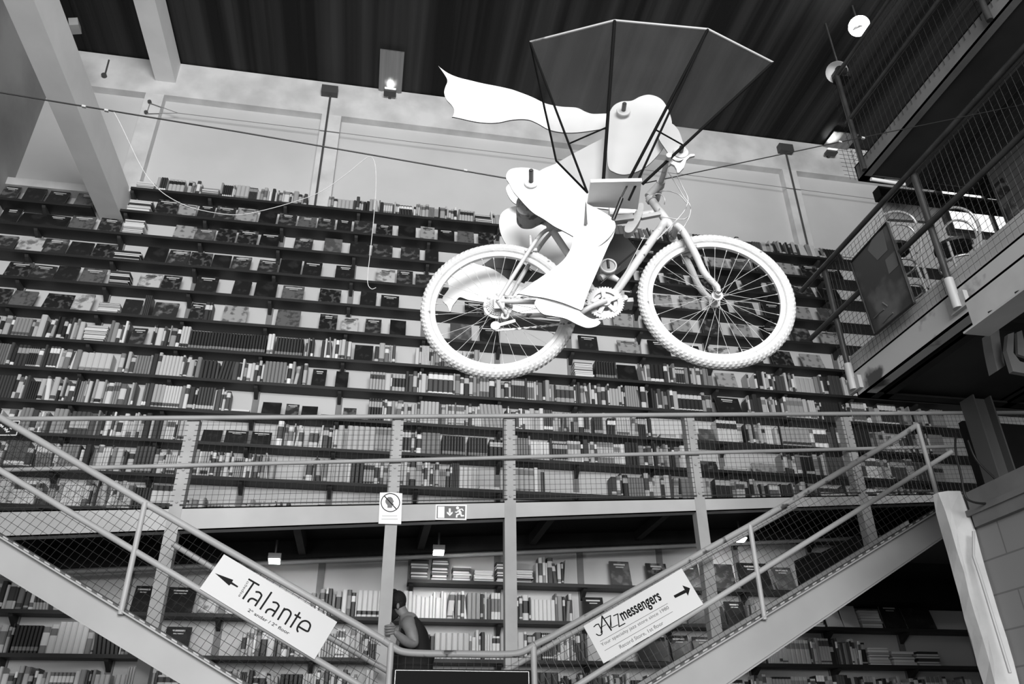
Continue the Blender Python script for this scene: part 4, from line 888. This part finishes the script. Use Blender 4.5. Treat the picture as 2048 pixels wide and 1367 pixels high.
# ------------------------------------------------------------------ cable and rope
sus = thing('suspension_cable', 'long dark steel cable crossing the hall from left to right, carrying the bicycle', 'cable', P(1010, 355, 2.8))
mb = MB(); mb.tube([P(-60, 175, 2.78), P(480, 264, 2.78), P(1040, 361, 2.78)], .0034, 6); mb.tube([P(1040, 361, 2.78), P(1290, 366, 2.72), P(1660, 288, 2.72), P(2110, 196, 2.72)], .0026, 6); mb.build('cable', 'cable', sus)
for x, y in ((168, 213), (213, 221), (931, 341), (1680, 284), (1726, 276)):
    mb = MB(); c = P(x, y, 2.775 if x < 1000 else 2.72); mb.obox(c, (.008, 0, -.001), (0, .005, 0), (0, 0, .005)); mb.build('cable_clamp', 'steel2', sus)
mb = MB(); mb.tube(spline([P(x, y, 2.77) for x, y in ((228, 224), (240, 246), (260, 288), (278, 325), (300, 360), (332, 390), (380, 414), (440, 427), (480, 429), (520, 422), (580, 406), (640, 384), (690, 350), (722, 324), (740, 313), (750, 328), (752, 370), (748, 430), (741, 500), (735, 560), (742, 577), (752, 575))], 5), .0015, 6)
tag(mb.build('hanging_rope', 'rope'), 'thin pale rope looped loosely below the cable at left, its end dangling', 'rope')

# ------------------------------------------------------------------ lower platform on the right
X0, YE, z0, z1 = 3.4, 4.66, 2.40, 2.64
lp = thing('platform', 'lower right platform with pipe railing, wire mesh and a poster', 'platform', V(X0+1, YE-1, z0))
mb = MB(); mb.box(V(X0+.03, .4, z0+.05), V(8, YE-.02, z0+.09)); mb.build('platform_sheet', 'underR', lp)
mb = MB(); mb.box(V(X0+.03, .4, z0+.1), V(8, YE-.02, z1)); mb.build('platform_deck', 'joist', lp)
def ibeam(mb, a, b, h, fl, side):
    """channel from a to b (bottom corners), web on the outer face, flanges inward"""
    a, b = Vector(a), Vector(b); d = (b-a).normalized(); s_ = Vector(side)
    mb.prism([a, b, b+Vector((0, 0, h)), a+Vector((0, 0, h))], s_*.012)
    for zz in (0, h-.014): mb.prism([a+Vector((0, 0, zz)), b+Vector((0, 0, zz)), b+Vector((0, 0, zz))+s_*fl, a+Vector((0, 0, zz))+s_*fl], (0, 0, .014))
mb = MB(); ibeam(mb, V(X0, .4, z0), V(X0, YE, z0), .2, .09, (1, 0, 0)); mb.build('edge_beam', 'fasciaR', lp)
mb = MB(); ibeam(mb, V(X0, YE, z0), V(8, YE, z0), .2, .09, (0, -1, 0)); mb.build('end_beam', 'joist', lp)
mb = MB(); mb.box(V(X0+.01, .4, z0+.2), V(X0+.05, YE, z1+.09)); mb.build('kick_plate', 'steel', lp)
for k in range(3): mb = MB(); ibeam(mb, V(X0+.15+k*1.0, .4, z0-.0), V(X0+.15+k*1.0, YE, z0), .05, .08, (1, 0, 0)); mb.build('joist', 'joist', lp)
for Y in (4.64, 3.50, 2.35, 1.2):
    mb = MB(); mb.tube([V(X0-.035, Y, z0+.06), V(X0-.035, Y, 3.5)], .021, 10); mb.build('post', 'railD', lp)
    mb = MB(); mb.tube([V(X0-.035, Y, z0+.05), V(X0-.035, Y, z0+.26)], .029, 10); mb.box(V(X0-.03, Y-.07, z0+.04), V(X0, Y+.07, z0+.14)); mb.build('post_foot', 'stringer', lp)
for zz, ye in ((3.5, 4.96), (3.06, 4.98)): mb = MB(); mb.tube([V(X0-.06, .4, zz), V(X0-.06, ye, zz)], .02, 10); mb.build('top_rail' if zz > 3.3 else 'mid_rail', 'railD', lp)
mb = MB(); wires(mb, [V(X0-.01, 1.6, z0+.2), V(X0-.01, YE+.1, z0+.2), V(X0-.01, YE+.1, 3.5), V(X0-.01, 1.6, 3.5)], (0, 0, 1), (0, 1, 0), .045, .045, .0016); mb.build('mesh_panel', 'wiredark', lp)
# low bolted beam, stub column and brackets below it
q = PZ(1950, 662, 2.16)
pb = thing('support_beam', 'short grey bolted beam under the lower right platform at the frame edge', 'beam', q)
mb = MB(); ibeam(mb, (q.x, .6, q.z), (q.x, q.y, q.z), .2, .1, (1, 0, 0)); mb.box((q.x-.06, .6, q.z-.012), (q.x+.1, q.y+.02, q.z)); mb.build('beam_web', 'steel', pb)
for k in range(3): mb = MB(); mb.disc((q.x-.01, q.y-.16-k*.2, q.z+.0), (0, 0, 1), .022, .03, 6); mb.build('bolt', 'blackm', pb)
def PZp(x, y, Y): return P(x, y, Y)
br = thing('cast_bracket', 'pale cast metal bracket shapes under the platform at the right edge', 'bracket', P(2000, 740, 3.5))
mb = MB(); mb.prism([P(x, y, 3.5) for x, y in ((1980, 665), (1998, 658), (2001, 684), (2010, 731), (1995, 741), (1989, 717), (1984, 693))], (0, .07, 0)); mb.build('plate', 'cream', br)
mb = MB(); mb.prism([P(x, y, 3.4) for x, y in ((2016, 668), (2028, 664), (2027, 705), (2040, 722), (2060, 728), (2060, 748), (2026, 742), (2013, 700))], (0, .03, 0)); mb.prism([P(x, y, 3.42) for x, y in ((2034, 664), (2044, 660), (2050, 690), (2060, 700), (2060, 716), (2036, 708))], (0, .02, 0)); mb.build('hook', 'cream', br)
mb = MB(); mb.obox(P(2030, 640, 3.6), (.3, 0, 0), (0, .05, 0), (0, 0, .05)); mb.build('plate', 'joist', br)
# support column between platform and wall
cb = V(4.13, 4.55, 1.72)
col = thing('steel_column', 'short grey steel column between the concrete beam and the lower platform', 'column', cb)
mb = MB(); mb.box((cb.x+.06, cb.y-.07, cb.z), (cb.x+.072, cb.y+.07, z0+CZ)); mb.box((cb.x+.2, cb.y-.07, cb.z), (cb.x+.212, cb.y+.07, z0+CZ)); mb.box((cb.x+.072, cb.y-.01, cb.z), (cb.x+.2, cb.y+.01, z0+CZ)); mb.build('column_shaft', 'pipe', col)
mb = MB(); mb.box((cb.x-.04, cb.y-.12, cb.z), (cb.x+.26, cb.y+.12, cb.z+.015)); mb.build('base_plate', 'steel', col)
# concrete post, beam and block wall
a = ray(1884, 980); b = ray(1859, 994); cr = ray(1929, 980); yn = 4.7; xl_ = a.x/a.y*yn; yf_ = xl_/(b.x/b.y); xr_ = cr.x/cr.y*yn; zt_ = a.z/a.y*yn + CZ
mb = MB(); vs = []; fs = []; nz = 24; rr2 = random.Random(5)
for k in range(nz+1):
    z = (zt_)*k/nz; j = [rr2.uniform(-.008, .008) for _ in range(8)]; ch = .02
    if k == nz: ch = .045
    ring_ = [(xl_+ch, yn), (xr_-ch, yn), (xr_, yn+ch), (xr_, yf_-ch), (xr_-ch, yf_), (xl_+ch, yf_), (xl_, yf_-ch), (xl_, yn+ch)]
    vs += [(x+j[i], y+j[(i+3) % 8], z) for i, (x, y) in enumerate(ring_)]
for k in range(nz):
    for i in range(8): fs.append((k*8+i, k*8+(i+1) % 8, (k+1)*8+(i+1) % 8, (k+1)*8+i))
fs += [tuple(range(8))[::-1], tuple(range(nz*8, nz*8+8))]
mb.add(vs, fs); tag(mb.build('concrete_post', 'conc'), 'rough white concrete post at lower right, in front of the grey block wall', 'post')
bl = thing('block_wall', 'grey painted block wall with a concrete beam on top at the lower right edge', 'wall', (xr_, 3.5, 0))
mb = MB(); mb.box((xr_, 1.0, 0), (xr_+.25, yn+.1, CZ+1.48)); mb.build('block_courses', 'block', bl)
mb = MB(); mb.box((xr_-.03, 1.0, CZ+1.48), (xr_, yn-.03, CZ+1.72)); mb.box((xr_, 1.0, CZ+1.48), (xr_+.4, yn+.12, CZ+1.72)); mb.box((xr_-.045, 1.0, CZ+1.56), (xr_-.03, yn+.0, CZ+1.6)); mb.build('concrete_beam', 'concD', bl)
mb = MB(); mb.tube(spline([P(*p, 4.5) for p in ((1912, 866), (1911, 900), (1922, 950), (1930, 990), (1945, 1003), (1975, 1006), (2005, 998), (2050, 975))], 4), .008, 6); mb.build
tag(mb.build('electric_cable', 'wiredark'), 'dark loose cable drooping over the concrete post at right', 'cable')
mb = MB(); mb.tube(spline([P(*p, 4.4) for p in ((1936, 880), (1952, 918), (1985, 952), (2010, 975), (2035, 986))], 4), .007, 6); tag(mb.build('electric_cable', 'wiredark'), 'second dark cable crossing the short steel column at right', 'cable')
mb = MB(); mb.tube([P(1947, 1062, 4.62), P(1947, 1112, 4.62), P(1960, 1150, 4.6), P(2020, 1345, 4.55)], .010, 6); tag(mb.build('conduit_pipe', 'steel'), 'thin conduit running down the concrete post at right', 'pipe')
# poster and chairs on the platform
XP = X0-.09
root = thing('framed_poster', 'dark framed poster hung outside the railing of the lower right platform', 'poster', PX(1760, 560, XP))
cs4 = [(1772.5, 444), (1700.5, 524.4), (1748.8, 669), (1827.4, 605)]
def PXl(x, y, l=0.): return PX(x, y, XP-l)
mb = MB(); mb.prism([PXl(*c) for c in cs4], (.02, 0, 0)); mb.build('poster_print', cover_mat(21, 42, 78, 3), root)
mb = MB()
for i in range(4): mb.tube([PXl(*cs4[i], .004), PXl(*cs4[(i+1) % 4], .004)], .008, 4)
mb.build('poster_frame', 'blackm', root)
mb = MB()
for pg in (((1745, 475), (1765, 458), (1775, 500), (1755, 520), (1735, 500)), ((1770, 520), (1790, 500), (1797, 530), (1778, 548))): mb.prism([PXl(x, y, .002) for x, y in pg], (.001, 0, 0))
mb.build('poster_figure', 'inkdim', root)
mb = MB()
for pts_ in (((1748, 636), (1758, 626), (1768, 618)), ((1766, 645), (1776, 634), (1786, 625)), ((1765, 605), (1775, 612))): mb.tube([PXl(x, y, .002) for x, y in pts_], .006, 4)
mb.build('poster_marks', 'inkdim', root)
def C9(x, y): return (1690+x/4.271, 320+y/4.271)
def chair(dx, dy, lab, Y=4.15):
    fz = z1+CZ; base = P(*C9(960, 700), Y); root = thing('cafe_chair', lab, 'chair', (base.x+dx, Y+dy, fz), 'metal chairs on the lower right platform')
    o = Vector((dx, dy, 0))
    def c9(x, y, yy=Y): return P(*C9(x, y), yy) + o
    hoop = [c9(775, 620), c9(772, 540), c9(800, 460), c9(870, 415), c9(970, 408), c9(1070, 450), c9(1130, 540), c9(1155, 640), c9(1170, 830)]
    for p in (0, 8): pass
    l0, l1 = hoop[0].copy(), hoop[-1].copy()
    mb = MB(); mb.tube([Vector((l0.x+.03, l0.y, fz))] + spline(hoop, 4) + [Vector((l1.x+.02, l1.y, fz))], .0115, 8); mb.build('back_frame', 'chrome', root)
    inn = [c9(905, 860), c9(850, 740), c9(835, 650), c9(855, 570), c9(930, 515), c9(1040, 530), c9(1110, 600), c9(1135, 700), c9(1130, 760)]
    mb = MB(); mb.tube(spline(inn, 4), .009, 8); mb.build('back_hoop', 'chrome', root)
    sz = fz+.43*.86; cx = (l0.x+l1.x)/2; sc = P(1908, 498, Y-.12) + o; sz = sc.z; hs = sz-fz
    mb = MB(); mb.disc(sc, (0, 0, 1), .13, .025, 32); mb.build('seat', 'seat', root)
    for hh in (.5, .8): mb = MB(); mb.ring(Vector((sc.x, sc.y, fz+hh*hs)), (0, 0, 1), [(.125, -.007), (.138, -.007), (.138, .007), (.125, .007)], 32); mb.build('leg_ring', 'chrome', root)
    for sx in (-1, 1): mb = MB(); mb.tube([sc+Vector((sx*.1, -.07, 0)), Vector((sc.x+sx*.13, sc.y-.1, fz))], .010, 8); mb.build('leg', 'chrome', root)
chair(0, 0, 'white tubular round-back chair with black seat behind the right railing mesh')
chair(-.42, .12, 'second round-back chair, half hidden behind the framed poster')
# partition, its pictures, the bright window beyond
mb = MB(); mb.box(V(5.2, 1.0, z1), V(5.25, 4.62, 4.8)); tag(mb.build('plank_partition', 'plank'), 'dark plank partition standing on the lower right platform', 'partition')
for i, cs_ in enumerate((((1268, 215), (1340, 148), (1405, 250), (1330, 325)), ((1360, 400), (1420, 335), (1485, 440), (1410, 515)))):
    mb = MB(); mb.prism([PX(*C9(x, y), 5.185) for x, y in cs_], (.012, 0, 0)); tag(mb.build('wall_picture', cover_mat(30+i, 25, 70, 14)), ('upper' if i == 0 else 'lower') + ' small dark picture on the plank partition at right', 'picture')
wl = P(1893, 420, 8.66); wr_ = P(2040, 420, 8.66); wz0 = P(1985, 468, 8.66).z; wz1 = P(1960, 345, 8.66).z
mb = MB(); mb.box((wl.x, 8.66, wz0), (wr_.x, 8.70, wz1), 0); mb.box((wl.x-.08, 8.62, wz0-.08), (wr_.x, 8.72, wz0), 1); mb.box((wl.x+.75, 8.63, wz0), (wl.x+.83, 8.70, wz1), 1); mb.box((wl.x-.08, 8.62, wz0), (wl.x, 8.72, wz1), 1)
struct('window_1', mb, ['day', 'railD'])
# ------------------------------------------------------------------ upper platform on the right
U0, UE, u0, u1 = 4.18, 4.98, 4.8, 4.98
up = thing('platform', 'upper right platform with dark mesh railing, just under the roof', 'platform', V(U0+1, UE-1, u0))
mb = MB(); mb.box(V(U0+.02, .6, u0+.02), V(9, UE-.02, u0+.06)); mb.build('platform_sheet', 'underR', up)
mb = MB(); ibeam(mb, V(U0, .6, u0), V(U0, UE, u0), .17, .08, (1, 0, 0)); mb.build('edge_beam', 'concD', up)
mb = MB(); ibeam(mb, V(U0, UE, u0), V(9, UE, u0), .17, .08, (0, -1, 0)); mb.build('end_beam', 'joist', up)
for zz, nm in ((6.0, 'top_rail'), (5.42, 'mid_rail')): mb = MB(); mb.tube([V(U0-.03, .6, zz), V(U0-.03, UE-.1, zz)], .022, 8); mb.build(nm, 'railD', up)
for Y in (4.83, 3.2, 1.9): mb = MB(); mb.tube([V(U0-.03, Y, u0), V(U0-.03, Y, 6.0)], .024, 8); mb.build('post', 'railD', up)
mb = MB(); wires(mb, [V(U0-.005, 1.6, u0+.1), V(U0-.005, UE, u0+.1), V(U0-.005, UE, 5.98), V(U0-.005, 1.6, 5.98)], (0, 0, 1), (0, 1, 0), .06, .06, .002); mb.build('mesh_panel', 'wiredark', up)
mb = MB(); wires(mb, [V(U0-.12, UE+.01, u0+.02), V(U0+.9, UE+.01, u0+.02), V(U0+.9, UE+.01, u0+.4), V(U0-.12, UE+.01, u0+.4)], (0, 0, 1), (1, 0, 0), .05, .05, .002); mb.build('mesh_panel', 'wiredark', up)
mb = MB(); mb.box(V(U0+.4, 3.0, u0-.1), V(U0+.55, UE-.1, u0+.02)); mb.box(V(U0+1.2, 1.0, u0-.12), V(U0+1.35, UE-.1, u0+.02)); mb.build('joist', 'joist', up)
ft = thing('fluorescent_lamp', 'unlit white fluorescent tube under the far edge of the upper platform', 'lamp', P(1780, 364, 4.9))
mb = MB(); mb.tube([P(1742, 358, 4.9), P(1818, 370, 4.9)], .018, 10); mb.build('tube', 'tube', ft)
mb = MB(); mb.bar(P(1736, 353, 4.93), P(1832, 368, 4.93), .05, .03); mb.build('fitting', 'steel', ft)
mb = MB(); a = P(1758, 376, 5.2); b = P(1978, 404, 5.2); mb.box((a.x, 5.2, b.z-.08), (b.x+.4, 5.3, a.z+.03)); tag(mb.build('steel_beam', 'joist'), 'dark steel beam below the far edge of the upper platform', 'beam')
mb = MB(); mb.prism([P(*C9(x, y), 5.28) for x, y in ((285, 240), (860, 330), (775, 525), (375, 500))], (0, .04, 0)); tag(mb.build('grey_board', nmat('smoked_panel', 118, .4, var=.1, scale=2)), 'dull grey panel hanging below the dark beam beside the upper platform', 'panel')
# lamps at the roof
def flood(px, py, z, lab, spot=None, dome=False, tgt=None):
    c = PZ(px, py, z); root = thing('floodlight', lab, 'lamp', c); d = (CAM-c).normalized()
    if dome:
        mb = MB(); prof = [(.02+.12*math.sin(t), .12*(1-math.cos(t))) for t in [i*math.pi/2/6 for i in range(7)]]; n = 28; ax = Vector((-.55, -.2, -.6)).normalized(); u = ax.orthogonal().normalized(); w = ax.cross(u); vs = []; fs = []
        for r_, h_ in prof:
            for k in range(n): vs.append(c + ax*h_ + (u*math.cos(2*math.pi*k/n)+w*math.sin(2*math.pi*k/n))*r_)
        for i in range(len(prof)-1):
            for k in range(n): fs.append((i*n+k, i*n+(k+1) % n, (i+1)*n+(k+1) % n, (i+1)*n+k))
        mb.add(vs, fs, smooth=True); mb.build('reflector', 'lampsoft', root)
        mb = MB(); mb.ball(c-ax*.06, .09, .09, .09); mb.box(c-Vector((.1, .1, .22)), c-Vector((-.06, -.06, .06))); mb.build('lamp_housing', 'black', root); mb = MB(); mb.tube([c, (c.x, c.y, CZ+ZC)], .012, 6); mb.build('stem', 'housing', root)
    else:
        mb = MB(); mb.obox(c - d*.04, (.10, 0, 0), (0, .05, 0), (0, .02, .08)); mb.build('lamp_housing', 'housing', root); mb = MB(); mb.tube([c, (c.x, c.y, CZ+ZC)], .012, 6); mb.build('stem', 'housing', root)
        mb = MB(); mb.disc(c + d*.02, d, .13, .03, 24); mb.build('lamp_lens', 'lamp', root)
    if spot:
        aim('roof_light', c + d*.1, tgt if tgt else c + Vector((-1.5, 0, .25)), spot, 120, .8, .08)
    return c
c = flood(1718, 52, 8.6, 'bright floodlight glowing against the dark roof at upper right', 25)
flood(1679, 140, 8.1, 'round reflector lamp beside the upper platform rail', dome=True)
for x, y, lab in ((780, 186, 'small wall uplighter below the painted light patch near the scarf'), (1662, 306, 'small wall uplighter below the painted light patch at upper right')):
    c = P(x, y, 8.5); root = thing('uplighter', lab, 'lamp', c)
    mb = MB(); mb.obox(c, (.09, 0, 0), (0, .05, 0), (0, 0, .022)); mb.box(c+Vector((-.02, 0, -.02)), (c.x+.02, 8.66, c.z+.02)); mb.build('lamp_housing', 'housing', root)
    mb = MB(); mb.obox(c+Vector((0, -.035, .03)), (.08, 0, 0), (0, .04, 0), (0, 0, .004)); mb.build('lamp_lens', 'day', root)
    aim('uplight', c + Vector((0, -.02, .05)), c + Vector((0, -.35, .6)), 14, 75, .7, .05)

# ------------------------------------------------------------------ person holding the sign post
def skinned(name, pts, edges, rad, root, mat, parent, sub=2):
    org = worigin(parent); me = bpy.data.meshes.new(name); keys = list(pts); me.from_pydata([Vector(pts[k])-org for k in keys], [(keys.index(a), keys.index(b)) for a, b in edges], [])
    ob = bpy.data.objects.new(name, me); COL.objects.link(ob); sk = ob.modifiers.new('s', 'SKIN'); sk.use_smooth_shade = True; ss = ob.modifiers.new('u', 'SUBSURF'); ss.levels = sub; ss.render_levels = sub
    if not me.skin_vertices: me.skin_vertices.new()
    for i, k in enumerate(keys):
        r_ = rad[k]; me.skin_vertices[0].data[i].radius = r_ if isinstance(r_, tuple) else (r_, r_); me.skin_vertices[0].data[i].use_root = (k == root)
    dg = bpy.context.evaluated_depsgraph_get(); dg.update(); m2 = bpy.data.meshes.new_from_object(ob.evaluated_get(dg)); ob.modifiers.clear(); ob.data = m2
    m2.materials.clear(); m2.materials.append(MT[mat]); m2.polygons.foreach_set('use_smooth', [True]*len(m2.polygons)); ob.parent = parent; return ob
YP = 7.55; gz = CZ-.12
pel = Vector((P(826, 1330, YP).x, YP, gz+.93)); per = thing('person', 'person in black tank top leaning behind the white sign post, gripping it', 'person', (pel.x, YP, gz))
pp = dict(pel=pel, bel=pel+Vector((.0, 0, .17)), ch=P(829, 1268, YP), up=P(819, 1246, YP), nk=P(807, 1231, YP), hb=P(800, 1218, YP), hc=P(792, 1206, YP), ht=P(789, 1193, YP), fc=P(783, 1208, YP),
    ls=P(816, 1246, 7.38), la=P(824, 1266, 7.34), le=P(829, 1291, 7.33), lf=P(812, 1283, 7.28), lw=P(795, 1268, 7.22), lp=P(787, 1260, 7.19),
    rs=P(812, 1246, 7.72), re=P(800, 1290, 7.74), rw=P(790, 1310, 7.66),
    hl=pel+Vector((0, -.09, -.04)), kl=pel+Vector((-.05, -.11, -.46)), al=Vector((pel.x+.02, YP-.11, gz+.07)), tl=Vector((pel.x-.15, YP-.12, gz+.035)),
    hr_=pel+Vector((0, .09, -.04)), kr=pel+Vector((.02, .11, -.46)), ar=Vector((pel.x+.12, YP+.11, gz+.07)), tr=Vector((pel.x-.05, YP+.12, gz+.035)))
pr_ = dict(pel=(.13, .15), bel=(.12, .15), ch=(.12, .15), up=(.10, .12), nk=.062, hb=.06, hc=(.085, .075), ht=.078, fc=.05, ls=.062, la=.058, le=.05, lf=.048, lw=.03, lp=(.032, .02), rs=.06, re=.046, rw=.03, hl=.088, kl=.062, al=.042, tl=.035, hr_=.088, kr=.062, ar=.042, tr=.035)
pe = [('pel', 'bel'), ('bel', 'ch'), ('ch', 'up'), ('up', 'nk'), ('nk', 'hb'), ('hb', 'hc'), ('hc', 'ht'), ('hc', 'fc'), ('up', 'ls'), ('ls', 'la'), ('la', 'le'), ('le', 'lf'), ('lf', 'lw'), ('lw', 'lp'), ('up', 'rs'), ('rs', 're'), ('re', 'rw'),
      ('pel', 'hl'), ('hl', 'kl'), ('kl', 'al'), ('al', 'tl'), ('pel', 'hr_'), ('hr_', 'kr'), ('kr', 'ar'), ('ar', 'tr')]
skinned('body', pp, pe, pr_, 'pel', 'skin', per)
for i, y in enumerate((1249.5, 1255, 1260.5, 1266)):
    L = (.93, 1, .96, .85)[i]; f = {'a': P(790, 1258+(y-1258)*.8, 7.195), 'b': P(785-3*L, y, 7.175), 'c': P(779-4*L, y+1, 7.178), 'd': P(774-5*L, y+2, 7.21)}
    skinned('finger', f, [('a', 'b'), ('b', 'c'), ('c', 'd')], {'a': .0125, 'b': .012, 'c': .0105, 'd': .0085}, 'a', 'skin', per, 1)
f = {'a': P(791, 1256, 7.2), 'b': P(786, 1248, 7.2), 'c': P(781, 1244, 7.225)}; skinned('thumb', f, [('a', 'b'), ('b', 'c')], {'a': .013, 'b': .011, 'c': .009}, 'a', 'skin', per, 1)
tt = {k: pp[k].copy() for k in ('bel', 'ch', 'up', 'pel')}; tt['sl'] = P(813, 1238, 7.47); tt['sr'] = P(812, 1238, 7.64); tt['bk'] = P(834, 1272, YP); tt['bk2'] = P(825, 1250, YP)
skinned('tank_top', {'pel': tt['pel'], 'bel': tt['bel'], 'ch': P(832, 1270, YP), 'up': P(824, 1247, YP), 'nk': P(811, 1234, YP), 'sl': tt['sl'], 'sr': tt['sr'], 'lo': pel+Vector((0, 0, -.08))}, [('lo', 'pel'), ('pel', 'bel'), ('bel', 'ch'), ('ch', 'up'), ('up', 'nk'), ('up', 'sl'), ('up', 'sr')], {'lo': (.19, .17), 'pel': (.185, .17), 'bel': (.165, .165), 'ch': (.14, .165), 'up': (.118, .135), 'nk': .062, 'sl': .052, 'sr': .052}, 'pel', 'tank', per)
skinned('trousers', {k: pp[k] for k in ('pel', 'hl', 'kl', 'al', 'hr_', 'kr', 'ar')}, [('pel', 'hl'), ('hl', 'kl'), ('kl', 'al'), ('pel', 'hr_'), ('hr_', 'kr'), ('kr', 'ar')], dict(pel=(.14, .16), hl=.105, kl=.08, al=.065, hr_=.105, kr=.08, ar=.065), 'pel', 'jeans', per)
mb = MB(); mb.ball(P(794, 1200, YP), .086, .082, .09, 20, 12, 0, Matrix.Rotation(.35, 3, 'Y')); mb.ball(P(798, 1208, YP), .062, .074, .07, 18, 10); mb.ball(P(787, 1188, YP), .05, .05, .05, 16, 10); mb.build('hair', 'hair', per)
bd = {'a': P(783, 1219, YP), 'b': P(787, 1228, YP), 'c': P(792, 1235, YP)}; skinned('beard', bd, [('a', 'b'), ('b', 'c')], {'a': .035, 'b': .04, 'c': .03}, 'b', 'hair', per, 1)
mb = MB(); c = P(796, 1211, YP-.085); mb.ball(c, .014, .01, .026); mb.build('ear', 'skin', per)
mb = MB(); c = P(781, 1205, YP-.035); mb.ball(c, .012, .012, .012); c = P(781, 1205, YP+.035); mb.ball(c, .012, .012, .012); mb.build('eyes', 'paper', per)
mb = MB(); mb.ball(P(778.5, 1211, YP), .02, .014, .024); mb.build('nose', 'skin', per)

# dark soffit behind the right flight and dark sheet added to darken the space under the lower platform
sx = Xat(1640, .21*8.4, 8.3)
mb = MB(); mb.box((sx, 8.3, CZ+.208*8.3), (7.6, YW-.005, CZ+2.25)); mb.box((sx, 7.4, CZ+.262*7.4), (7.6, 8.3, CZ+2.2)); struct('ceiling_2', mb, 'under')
mb = MB(); mb.box(V(4.42, 4.9, -1.6), V(9, 4.95, 2.39)); tag(mb.build('dark_filler_sheet', 'under'), 'added dark sheet under the lower right platform behind the short column', 'partition', kind='structure')
